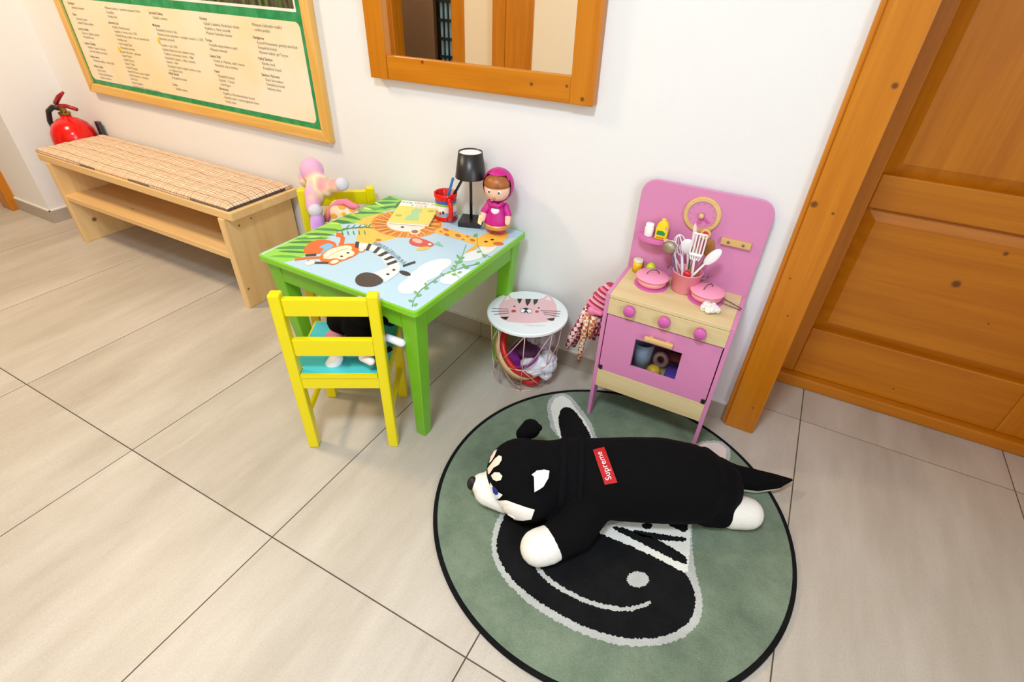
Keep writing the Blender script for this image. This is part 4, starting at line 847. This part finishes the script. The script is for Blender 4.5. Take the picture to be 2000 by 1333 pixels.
u = thing('white_scoop', 'oval white toy scoop leaning right over the rim of the pink pot', 'scoop', foot(7)); h0, h1 = up(1376, 516, .975), up(1408, 489, .975); d, x, n = orient(h0, h1)
mk('handle', tube(NB(), [foot(7), h0], .003, 8), WHT, u); dd = (h1-h0).normalized(); nn = dd.cross(Vector((0, -1, .3))).normalized(); mm = nn.cross(dd); mk('bowl', ell(NB(), (h0+h1)/2, (.014, .005, .031), Matrix((nn, mm, dd)).transposed(), 18, 12), WHT, u, True)
u = thing('cream_spatula', 'cream toy spatula tip behind the strainer', 'spatula', foot(8)); h0, h1 = up(1312, 490, 1.005), up(1300, 468, 1.005); mk('handle', tube(NB(), [foot(8), h0], .003, 8), mat('#d8c7b8', .4), u); mk('blade', slab(NB(), h0, h1, [(0, .004), (.5, .008), (1, .006)], .002), mat('#f0dac6', .4), u)
u = thing('red_tomato', 'red toy fruit wedged in the mouth of the pink pot', 'toy food', TP+Vector((0, -.01, .04))); mk('fruit', ell(NB(), TP+Vector((.002, -.022, PH+.002)), (.011, .010, .011)), mat('#cc1820', .25), u, True); mk('stalk', tube(NB(), [TP+Vector((.002, -.022, PH+.011)), TP+Vector((.004, -.020, PH+.017))], .0014, 6), mat('#4f7a2c', .5), u)
for k, (px, py, hx, nm, lb) in enumerate(((1318, 496, '#d9d2e2', 'lavender_fork', 'lavender toy fork at the left of the pink pot'), (1349, 496, '#3c3a3e', 'dark_fork', 'dark metal toy fork in the pink pot'))):
    f0 = foot(9+k); h0 = up(px, py, .978); u = thing(nm, lb, 'fork', f0); m_ = mat(hx, .35); mk('handle', tube(NB(), [f0, h0], .0022, 8), m_, u); bm = NB()
    for q in (-1, 0, 1): tube(bm, [h0, h0+Vector((.004*q, 0, .006)), h0+Vector((.004*q, 0, .020))], .0010, 6)
    mk('tines', bm, m_, u)
# crumpled white cloth and thin wire tongs at the front right of the counter
cw = Vector((.826, .902, ZC)); bm = NB()
for k in range(16):
    a = k*2.4; r = .017*math.sqrt(k/16); ell(bm, cw+Vector((r*math.cos(a)*1.2, r*math.sin(a), .009+.003*random.random())), (.0085, .0075, .0085), Matrix.Rotation(k, 3, 'X'), 10, 8)
u = thing('crumpled_napkin', 'small crumpled white cloth at the front right of the counter', 'cloth', cw); o, _ = blob('cloth', bm, mat('#efeae4', .9, 'fabric'), u, .002, 2, None, .003, 120); u.location = cw
u = thing('wire_tongs', 'thin wire tongs lying beside the right pan', 'tongs', U(1425, 590, 2, ZC)); a, b = U(1412, 583, 2, ZC+.008), U(1448, 603, 2, ZC+.003); a2, b2 = U(1410, 592, 2, ZC+.006), U(1446, 606, 2, ZC+.003)
mk('arm', tube(NB(), [a, b], .0011, 6), mat('#4c474a', .3, metal=1), u); mk('arm', tube(NB(), [a2, b2, b], .0011, 6), mat('#4c474a', .3, metal=1), u)
# toy food inside the oven
OZ_ = .2136
def ov(name, label, cat, bm, m): return solo(name, bm, m, label, cat, None, True)
ov('grey_beaker', 'blue-grey beaker inside the oven at the left of the window', 'beaker', lathe(NB(), (.672, .925, OZ_), [(0, 0), (.026, 0), (.032, .095), (.029, .095), (.024, .004), (0, .004)], 28), mat('#8fa0b4', .4))
u = thing('yellow_bun', 'yellow toy bun inside the oven', 'toy food', (.722, .892, OZ_)); mk('crumb', lathe(NB(), (.722, .892, OZ_), [(0, 0), (.012, .001), (.020, .012), (.020, .022), (0, .022)], 24), mat('#d9c878', .5), u, True); mk('crust', lathe(NB(), (.722, .892, OZ_+.022), [(.0205, 0), (.020, .008), (.013, .017), (0, .020)], 24), mat('#e0b62c', .4), u, True)
ov('mint_biscuit', 'mint green toy biscuit by the oven window sill', 'toy food', lathe(NB(), (.735, .868, OZ_), [(0, 0), (.014, 0), (.016, .004), (.013, .009), (0, .010)], 24), mat('#d2ead0', .5))
bm = NB(); box(bm, .755, .835, .875, .96, OZ_, OZ_+.03, bev=.008); ov('purple_cloth', 'violet folded cloth inside the oven', 'cloth', bm, mat('#5a3fb0', .8, 'fabric'))
ov('red_sausage', 'dark red toy sausage at the back of the oven', 'toy food', caps(NB(), (.735, .985, OZ_+.021), (.83, .99, OZ_+.021), .02, .02), mat('#a83a34', .5))
ov('pink_ring', 'pale pink toy doughnut upright in the back of the oven', 'toy food', tube(NB(), [(.728+.018*math.cos(a*.3927), .95, OZ_+.030+.022*math.sin(a*.3927)) for a in range(16)], .008, 8, True), mat('#e3c0c4', .5))

# ------------------------------------------------------------------ plush hanging at the kitchen's side
HX = .530
def hp(px, py, y=.925): return U(px, py, 1, y)
def check(h1, h2, name, s=70):
    m, nt, b = nodes(name); N = nt.nodes.new; L = nt.links.new; tc = N('ShaderNodeTexCoord'); c = N('ShaderNodeTexChecker'); c.inputs['Scale'].default_value = s; c.inputs['Color1'].default_value = lin(h1); c.inputs['Color2'].default_value = lin(h2)
    mp = N('ShaderNodeMapping'); mp.inputs['Rotation'].default_value = (.3, .35, .2); L(tc.outputs['Object'], mp.inputs[0]); L(mp.outputs[0], c.inputs[0]); L(c.outputs[0], b.inputs['Base Color']); b.inputs['Roughness'].default_value = .9; return m
a0 = hp(1158, 607)
u = thing('hanging_plush', 'pink plush with checked cloth legs hanging from the left side of the toy kitchen', 'plush toy', (a0.x, a0.y, 0))
PKP = mat('#ef8fae', .8, 'plush'); RDP = mat('#b83a56', .8, 'plush')
bm = NB(); bd = [hp(1186, 560, .945), hp(1176, 568, .94), hp(1168, 578, .935), hp(1163, 590, .93), hp(1160, 600, .926)]
for i, p in enumerate(bd): ell(bm, p + Vector((.006, .006, -.002)), (.018+.004*i, .018, .014), None, 14, 8)
o, bt = blob('body', bm, RDP, u, .003, 3)
ridge_m = frame((bd[0]-bd[-1]), (1, 0, 0))
for i in range(6):
    p = bd[0].lerp(bd[-1], i/5.2) + Vector((.006, -.001, 0)); mk('ridge', ell(NB(), p, (.020+.0035*i, .019, .0052), ridge_m, 16, 10), PKP if i % 2 else mat('#f2b3c2', .8, 'plush'), u, True)
bm = NB(); ell(bm, hp(1157, 607, .915), (.016, .015, .016)); caps(bm, hp(1160, 608, .912), hp(1173, 613, .912), .010, .009); o, _ = blob('snout', bm, mat('#ee86b4', .6, 'plush'), u, .003, 3)
RW = check('#a3283c', '#f0d9d6', 'red_check'); OW = check('#c06a3c', '#ead9c0', 'orange_check', 90); DW = check('#7c1f38', '#d9b3b0', 'wine_check', 80)
for (x0, y0, x1, y1, yy, r0, r1, m_) in ((1146, 602, 1108, 678, .93, .010, .013, RW), (1150, 606, 1120, 676, .94, .010, .013, DW), (1148, 612, 1131, 706, .91, .009, .009, OW), (1153, 618, 1133, 690, .925, .009, .008, RW), (1160, 618, 1152, 662, .905, .010, .008, OW), (1168, 618, 1160, 664, .92, .010, .009, DW), (1172, 616, 1168, 656, .935, .009, .008, RW)):
    a, b = hp(x0, y0, yy), hp(x1, y1, yy); mk('leg', tube(NB(), [a, a.lerp(b, .35)+Vector((.002, -.003, 0)), a.lerp(b, .7)+Vector((-.002, 0, 0)), b], [r0, r0*1.1, r1*1.05, r1*.6], 10), m_, u, True)

# ------------------------------------------------------------------ wire basket with cat lid
BC = Vector((.273, .911, 0)); BZ = .281; rb, rt = .106, .124
bk_ = thing('wire_basket', 'pink wire basket with a round cat-faced lid under the wall', 'basket', (BC.x, BC.y, 0)); PW = mat('#e2bfb8', .35, metal=.4)
nW = 8; an = [2*math.pi*k/nW - 1.95 for k in range(nW)]
def lean(z): return -.018*(1-z/BZ), .026*(1-z/BZ)
def ring(r, z): return [(BC.x+lean(z)[0]+r*math.cos(a*math.pi/24), BC.y+lean(z)[1]+r*math.sin(a*math.pi/24), z) for a in range(48)]
for r, z in ((rb, .003), (.116, .115), (rt, BZ-.004)): mk('hoop', tube(NB(), ring(r, z), .0017, 6, True), PW, bk_, True)
for k, a in enumerate(an):
    P = lambda r, z, q: (BC.x+lean(z)[0]+r*math.cos(q), BC.y+lean(z)[1]+r*math.sin(q), z)
    mk('upright_wire', tube(NB(), [P(rb, .003, a), P(.116, .115, a), P(rt, BZ-.004, a)], .0017, 6), PW, bk_, True)
    s = 1 if k % 2 else -1; h = 2*math.pi/nW
    mk('cross_wire', tube(NB(), [P(.116, .115, a), P(.122, .19, a+h*.5*1), P(rt, BZ-.004, a+h)], .0017, 6), PW, bk_, True)
    mk('cross_wire', tube(NB(), [P(rb, .003, a+h), P(.1135, .06, a+h*.5), P(.116, .115, a)], .0017, 6), PW, bk_, True)
for k in range(7): y = -.096+k*.032; l = math.sqrt(rb*rb-y*y); mk('base_wire', tube(NB(), [(BC.x-.018-l, BC.y+.026+y, .003), (BC.x-.018+l, BC.y+.026+y, .003)], .0012, 6), PW, bk_)
lid = mk('lid', lathe(NB(), (BC.x, BC.y, BZ), [(0, 0), (.1345, 0), (.1365, .002), (.1365, .010), (.1335, .012), (0, .012)], 64), mat('#eef2f2', .35), bk_, False); ZL = BZ+.0122
def lc_(x, y): return U(820+x*.2025, 560+y*.2025, 2, ZL)
LL = [0]
def lp(name, P, hx, smn=0):
    LL[0] += 1; Q = [lc_(*q) for q in P]; Q = [Vector((q.x, q.y, 0)) for q in Q]; Q = smooth_loop(Q, smn) if smn else Q
    return mk(name, flat(NB(), [(q.x, q.y, ZL+.00015+LL[0]*.00006) for q in Q]), mat(hx, .4), lid, fix=False)
lp('cat_face', [(757, 260), (760, 190), (800, 130), (845, 75), (860, 72), (890, 122), (1040, 118), (1180, 122), (1235, 78), (1250, 80), (1290, 130), (1322, 190), (1325, 260), (1300, 320), (1200, 345), (1035, 355), (880, 345), (790, 320)], '#eec0c4', 1)
lp('cat_ear', [(815, 135), (850, 88), (868, 122), (840, 132)], '#f6e6e4'); lp('cat_ear', [(1205, 125), (1240, 92), (1272, 140), (1240, 132)], '#f6e6e4')
for P in ([(940, 118), (985, 118), (975, 150), (960, 165), (945, 145)], [(1018, 120), (1075, 120), (1060, 160), (1035, 190), (1020, 160)], [(1095, 125), (1145, 123), (1128, 160), (1102, 180), (1095, 150)], [(775, 295), (860, 292), (835, 322), (810, 318)], [(1220, 312), (1303, 302), (1290, 330), (1262, 332)]): lp('cat_stripe', P, '#2a2829')
lp('cat_cheek', oval(905, 238, 24, 13), '#c2453f'); lp('cat_cheek', oval(1130, 243, 18, 11), '#c2453f'); lp('cat_eye', oval(912, 193, 10, 6), '#5a3a3c'); lp('cat_eye', oval(1147, 208, 10, 6), '#5a3a3c')
lp('cat_muzzle', oval(996, 235, 30, 23), '#2a2829'); lp('cat_muzzle', oval(1052, 238, 30, 23), '#2a2829'); lp('cat_muzzle', oval(994, 236, 24, 18), '#f6f6f6'); lp('cat_muzzle', oval(1054, 239, 24, 18), '#f6f6f6'); lp('cat_nose', [(990, 215), (1020, 205), (1052, 215), (1022, 232)], '#2a2829', 1); lp('cat_mouth', stroke([(1005, 252), (1022, 232), (1040, 254)], 9), '#2a2829')
for (x0, y0, x1, y1) in ((695, 212, 855, 222), (692, 243, 862, 240), (715, 272, 862, 258), (1165, 234, 1358, 243), (1190, 250, 1352, 268), (1195, 268, 1345, 292)): lp('whisker', stroke([(x0, y0), (x1, y1)], 4), '#3a3436')
oL = lc_(1015, 385); xL = (lc_(1265, 385)-oL); yL = Vector((-xL.y, xL.x, 0)); text('lettering', 'Meooow', xL.length*.22, mat('#ecd2cf', .4), lid, oL+Vector((0, 0, .0006)), xL, yL)
# toys in the basket
def rin(c, r, ax, n=32):
    M = frame(ax); return [Vector(c)+M @ Vector((r*math.cos(2*math.pi*k/n), r*math.sin(2*math.pi*k/n), 0)) for k in range(n)]
hc_ = Vector((BC.x-.014, BC.y+.004, .124)); hax = Vector((.72, -.12, .68))
tam = thing('tambourine', 'round wooden tambourine with a red rim tilted inside the wire basket', 'tambourine', (hc_.x, hc_.y, .01))
M_ = frame(hax)
mk('wooden_rim', lathe(NB(), hc_, [(.105, -.016), (.110, -.016), (.110, .010), (.105, .010), (.105, -.016)], 48, M_), mat('#d3ae7c', .5), tam, True); mk('red_rim', lathe(NB(), hc_+hax.normalized()*.016, [(.090, -.008), (.105, -.008), (.105, .010), (.090, .010), (.090, -.008)], 48, M_), mat('#c5221f', .4), tam, True)
u = thing('purple_bowl', 'purple toy bowl inside the wire basket', 'bowl', (BC.x+.025, BC.y-.02, .10)); mk('shell', lathe(NB(), (BC.x+.020, BC.y-.018, .105), [(0, 0), (.030, .004), (.055, .030), (.058, .046), (.054, .046), (.050, .032), (.026, .009), (0, .006)], 32, frame((-.25, -.45, .9))), mat('#8a2f86', .4), u, True); mk('filling', ell(NB(), (BC.x+.018, BC.y-.02, .155), (.044, .044, .02)), mat('#4a1a3c', .8, 'fabric'), u, True)
bm = NB(); random.seed(3)
for (x, y, z, r) in ((.045, -.055, .085, .040), (.085, -.020, .095, .046), (.110, .010, .090, .040), (.070, -.050, .070, .034), (.100, -.010, .060, .036), (.120, .030, .070, .030)): ell(bm, (BC.x+x*.8-.006, BC.y+y*.9+.01, z+.012), (r*1.15, r*.7, r*.6), Matrix.Rotation(x*40, 3, 'Y'), 12, 10)
u = thing('white_cloth', 'crumpled white cloth bulging through the right of the wire basket', 'cloth', (BC.x+.06, BC.y, .05)); blob('folds', bm, mat('#e9e9f0', .85, 'fabric'), u, .003, 5, None, .005, 34)
bm = NB(); ell(bm, (BC.x+.032, BC.y-.015, .0285), (.042, .040, .022)); solo('red_ball_toy', bm, mat('#c31b1c', .35), 'red toy at the bottom of the wire basket', 'toy', None, True)
bm = NB()
for k in range(7): ell(bm, (BC.x+.045+random.uniform(-.03, .03), BC.y+.02+random.uniform(-.04, .04), .185+random.uniform(-.02, .03)), (.034, .03, .028), None, 10, 8)
u = thing('grey_lace_cloth', 'greyish patterned cloth under the lid of the wire basket', 'cloth', (BC.x+.045, BC.y+.02, .16)); blob('folds', bm, mat('#a89aa2', .9, 'fabric'), u, .004, 3, None, .006, 50)

# ------------------------------------------------------------------ big black dog plush on the rug
dg_ = thing('dog_plush', 'large black and white husky plush in a black hoodie lying on the round rug', 'plush toy', (.75, .55, RZ))
DB = mat('#060608', .95, 'plush', spec=.15); HB = mat('#08080c', .95, 'fabric', spec=.15); DW_ = mat('#f4efe6', .85, 'plush'); PINKISH = mat('#f6e2d2', .85, 'plush')
def q_(px, py, z): return U(px, py, 2, z)
bm = NB()
spine = [(1085, 925, .105, .098), (1120, 928, .108, .108), (1170, 934, .110, .114), (1230, 936, .112, .119), (1290, 938, .112, .121), (1345, 944, .106, .114), (1385, 950, .094, .094)]
for a, b in zip(spine, spine[1:]): caps(bm, q_(*a[:3]), q_(*b[:3]), a[3]*.95, b[3]*.95, 20)
ell(bm, q_(1020, 925, .108), (.100, .098, .094), None, 24, 16)
caps(bm, q_(1045, 925, .11), q_(1085, 928, .105), .092, .092, 20)
ell(bm, q_(1030, 965, .085), (.085, .075, .070), None, 20, 14)
caps(bm, q_(1150, 985, .080), q_(1120, 1035, .060), .066, .056); caps(bm, q_(1120, 1035, .060), q_(1082, 1058, .058), .056, .049)
caps(bm, q_(1355, 972, .075), q_(1382, 990, .060), .066, .056); caps(bm, q_(1382, 990, .060), q_(1403, 997, .056), .055, .049)

body, tree = blob('body', bm, DB, dg_, .006, 8, RZ+.0032)
# muzzle, nose
bm = NB(); caps(bm, q_(967, 948, .074), q_(943, 947, .075), .053, .033); caps(bm, q_(955, 960, .060), q_(985, 980, .045), .042, .032)
mz, mtree = blob('muzzle', bm, DW_, dg_, .004, 6, RZ+.0032)
mk('nose', ell(NB(), q_(923, 945, .080), (.015, .016, .024), frame((0, 0, 1), (.85, -.5, 0)), 16, 12), mat('#0c0c0e', .5), dg_, True)
cp2 = lambda P: [(900+x*.225, 810+y*.225) for x, y in P]
patch('cheek_patch', cp2([(270, 730), (330, 745), (400, 742), (470, 768), (560, 800), (640, 822), (612, 905), (540, 914), (430, 905), (350, 860), (300, 800)]), tree, DW_, dg_, .003)
patch('brow_patch', cp2([(300, 390), (335, 360), (360, 368), (360, 400), (335, 440), (290, 465), (262, 510), (245, 520), (240, 470), (270, 430)]), tree, PINKISH, dg_, .003)
patch('brow_patch', cp2([(270, 530), (300, 502), (340, 504), (366, 535), (352, 570), (315, 578), (285, 562)]), tree, PINKISH, dg_, .003)
patch('brow_patch', cp2([(322, 308), (300, 365), (272, 410), (252, 425), (268, 370), (295, 325)]), tree, PINKISH, dg_, .003)
ey = patch('eye', cp2([(268, 585), (285, 615), (330, 665), (372, 690), (345, 722), (310, 725), (280, 690), (266, 640)]), tree, mat('#f6f6fa', .3), dg_, .0045)
patch('iris', cp2([(286, 622), (305, 622), (332, 650), (335, 682), (315, 690), (295, 670)]), tree, mat('#1c2f8c', .25), ey, .006)
# ears
bm = NB(); caps(bm, q_(1022, 848, .135), q_(1036, 838, .135), .022, .030); caps(bm, q_(1036, 838, .135), q_(1052, 836, .12), .026, .012); blob('ear', bm, DB, dg_, .004, 4)
e = patch('ear', cp2([(600, 520), (640, 470), (720, 470), (785, 490), (790, 560), (750, 640), (640, 690), (610, 620)]), tree, DB, dg_, .006)
bm = NB(); E_ = [q_(1062, 925, .20), q_(1072, 945, .195)]
earw = patch('inner_ear', cp2([(608, 522), (660, 490), (720, 484), (764, 492), (755, 550), (715, 612), (632, 674), (628, 540)]), tree, mat('#f3f1ee', .85, 'plush'), e, .010)
# hood roll
bm = NB(); cH = q_(1098, 928, .105); ax = (q_(1170, 934, .110)-q_(1060, 925, .106)).normalized()
tube(bm, [p for p in rin(cH, .094, ax, 28) if True], .012, 10, True); o, _ = blob('hood', bm, HB, dg_, .005, 4, RZ+.0032)
bm = NB(); tube(bm, [p for p in rin(cH+ax*.045+Vector((0, 0, .002)), .103, ax, 28)], .009, 10, True); blob('hoodie_fold', bm, HB, dg_, .005, 4, RZ+.0032)
# paws, tail
bm = NB(); caps(bm, q_(1072, 1064, .056), q_(1052, 1070, .055), .048, .047, 20); pw = blob('front_paw', bm, DW_, dg_, .004, 4, RZ+.0032)
bm = NB(); caps(bm, q_(1428, 999, .052), q_(1458, 1003, .050), .0475, .044, 20); blob('hind_paw', bm, DW_, dg_, .004, 4, RZ+.0032)
tl = [(1375, 890, .100, .026), (1400, 915, .070, .033), (1435, 932, .050, .036), (1475, 939, .045, .033), (1515, 941, .042, .022), (1546, 938, .042, .005)]
bm = NB()
for a, b in zip(tl, tl[1:]): caps(bm, q_(*a[:3]), q_(*b[:3]), a[3], b[3], 14)
blob('tail', bm, DB, dg_, .004, 5, RZ+.0032)
bm = NB()
for a, b in zip(tl[:-1], tl[1:-1]): caps(bm, q_(a[0]-2, a[1]+3, a[2]-.008), q_(b[0]-2, b[1]+3, b[2]-.008), a[3]*.97, b[3]*.97, 14)
blob('tail_underside', bm, mat('#e9ddd0', .85, 'plush'), dg_, .004, 5)
# red tag
tg = patch('red_tag', [(1158, 881), (1180, 875.5), (1205.5, 943), (1181, 947)], tree, mat('#b80408', .7, 'fabric'), dg_, .004)
def surf(px, py, off):
    d = (ROT @ Vector(((px - 1000) / FPX, -(py - 666.5) / FPX, -1.0))).normalized(); l, n, i, k = tree.ray_cast(EYE, d); return l + n*off, n
p0, n0 = surf(1190.5, 938, .006); p1, n1 = surf(1170.5, 886, .006); pm_, nm = surf(1181, 911, .006)
txd = (p1-p0); tyd = (surf(1168, 915, .006)[0] - surf(1192, 907, .006)[0]); tyd = tyd - txd.normalized()*tyd.dot(txd.normalized())
tx = text('lettering', 'Supreme', 1.0, mat('#f6ecec', .6), tg, (0, 0, 0), (1, 0, 0), (0, 1, 0))
me = tx.data; PMi = TM[dg_.name]; xs_ = [(PMi @ v.co) for v in me.vertices]; wmax = max(v.x for v in xs_); sc_ = txd.length/wmax
for v, wv in zip(me.vertices, xs_):
    P = p0 + txd*(wv.x/wmax) + tyd.normalized()*((wv.y-.25)*sc_)
    l, n, i, k = tree.find_nearest(P); v.co = PMi.inverted() @ (l + n*.0062)

# ------------------------------------------------------------------ plush on the near chair
pc_ = U(690, 640, 1, .43)
u = thing('black_plush', 'black plush with pink skirt and white shoes slumped on the near chair', 'plush toy', (-.06, .43, .294))
def s_(px, py, y): return U(px, py, 1, y)
bm = NB(); ell(bm, s_(668, 628, .450), (.046, .04, .040)); ell(bm, s_(700, 640, .445), (.048, .042, .050)); ell(bm, s_(712, 615, .450), (.040, .036, .034)); blob('body', bm, mat('#050506', .95, 'plush', spec=.15), u, .004, 4)
bm = NB(); ell(bm, s_(757, 622, .475), (.030, .012, .026)); caps(bm, s_(730, 630, .462), s_(750, 625, .474), .012, .012); blob('ear', bm, mat('#050506', .95, 'plush', spec=.15), u, .004, 3)
bm = NB(); ell(bm, s_(655, 662, .415), (.032, .026, .026)); blob('skirt', bm, mat('#ef9cc4', .85, 'plush'), u, .004, 3)
mk('leg', caps(NB(), s_(672, 664, .41), s_(664, 690, .40), .008, .008), mat('#050506', .95, 'plush', spec=.15), u, True)
mk('leg', tube(NB(), [s_(715, 690, .42), s_(742, 694, .43), s_(764, 680, .455)], .008, 10), mat('#050506', .95, 'plush', spec=.15), u, True)
bm = NB(); caps(bm, s_(657, 700, .380), s_(649, 716, .374), .019, .022); mk('shoe', bm, mat('#f2eef0', .7, 'plush'), u, True)
bm = NB(); caps(bm, s_(710, 698, .405), s_(724, 706, .40), .014, .012); mk('shoe', bm, mat('#f0e2e2', .7, 'plush'), u, True)
bm = NB(); caps(bm, s_(757, 660, .455), s_(784, 670, .46), .011, .012); mk('glove', bm, mat('#e6e4ee', .7, 'plush'), u, True)
bm = NB(); ell(bm, s_(707, 584, .45), (.012, .012, .012)); caps(bm, s_(707, 590, .45), s_(707, 602, .45), .008, .012); mk('bow', bm, mat('#ef9cc4', .8, 'plush'), u, True)

# ------------------------------------------------------------------ pastel plush on the far chair
def tiedye():
    m, nt, b = nodes('pastel_tie_dye'); N = nt.nodes.new; L = nt.links.new; tc = N('ShaderNodeTexCoord'); n = N('ShaderNodeTexNoise'); n.inputs['Scale'].default_value = 9; n.inputs['Detail'].default_value = 1; L(tc.outputs['Object'], n.inputs['Vector'])
    c = N('ShaderNodeValToRGB'); e = c.color_ramp.elements; e[0].position = .3; e[0].color = lin('#b98ad8'); e[1].position = .72; e[1].color = lin('#ee9aa4')
    for p, h in ((.46, '#cfa6de'), (.53, '#eeb0c0'), (.59, '#efdcae'), (.65, '#f0aaa2')): k = e.new(p); k.color = lin(h)
    L(n.outputs['Fac'], c.inputs[0]); L(c.outputs[0], b.inputs['Base Color']); b.inputs['Roughness'].default_value = .95; b.inputs['Sheen Weight'].default_value = .2; bump(nt, b, 300, .6, .002); return m
TD = tiedye(); fy = .90
def t_(px, py, y=.90): return U(px, py, 1, y)
p0 = t_(612, 380)
u = thing('tie_dye_plush', 'pastel tie-dye plush hanging over the back of the far yellow chair', 'plush toy', (p0.x, p0.y, .30))
bm = NB(); ell(bm, t_(609, 333, .915), (.044, .042, .046), None, 20, 14); ell(bm, t_(603, 350, .93), (.040, .036, .036)); caps(bm, t_(622, 360, .90), t_(614, 385, .875), .042, .034); caps(bm, t_(628, 360, .905), t_(640, 372, .90), .026, .022)
caps(bm, t_(645, 364, .905), t_(664, 362, .895), .024, .022); caps(bm, t_(610, 375, .868), t_(612, 405, .850), .028, .026); caps(bm, t_(620, 428, .838), t_(622, 455, .80), .026, .026)
blob('body', bm, TD, u, .005, 5)
for (x, y, yy, r) in ((668, 360, .89, .024), (616, 412, .842, .026)): bm = NB(); ell(bm, t_(x, y, yy), (r, r, r)); mk('paw', bm, mat('#d5d2da', .9, 'plush'), u, True)
u = thing('spotted_plush', 'cream plush with orange spots and a pink ridge on the far chair', 'plush toy', (-.50, .86, .295)); gp = t_(668, 412, .87)
bm = NB(); ell(bm, t_(672, 420, .865), (.062, .036, .050), Matrix.Rotation(.5, 3, 'Y'), 20, 14); ell(bm, t_(690, 428, .86), (.050, .034, .040)); ell(bm, t_(668, 450, .835), (.050, .036, .045)); o, st_ = blob('body', bm, mat('#f0d8b4', .9, 'plush'), u, .005, 4)
mk('ridge', tube(NB(), [t_(640, 432, .845), t_(644, 416, .85), t_(652, 404, .853), t_(664, 396, .855), t_(676, 395, .857), t_(688, 402, .857), t_(700, 404, .857)], [.006, .011, .013, .013, .012, .012, .006], 10), mat('#ee7f9c', .85, 'plush'), u, True)
mk('back_edge', tube(NB(), [t_(634, 432, .86), t_(640, 412, .865), t_(652, 400, .868)], [.008, .010, .008], 8), mat('#cf9a3c', .9, 'plush'), u, True)
for (x, y, r) in ((668, 404, 7), (653, 422, 6), (688, 412, 5), (672, 418, 4)): patch('spot', [(x+r*math.cos(a*.6283), y+r*.75*math.sin(a*.6283)) for a in range(10)], st_, mat('#f0a43c', .9, 'plush'), u, .003, sub=2)
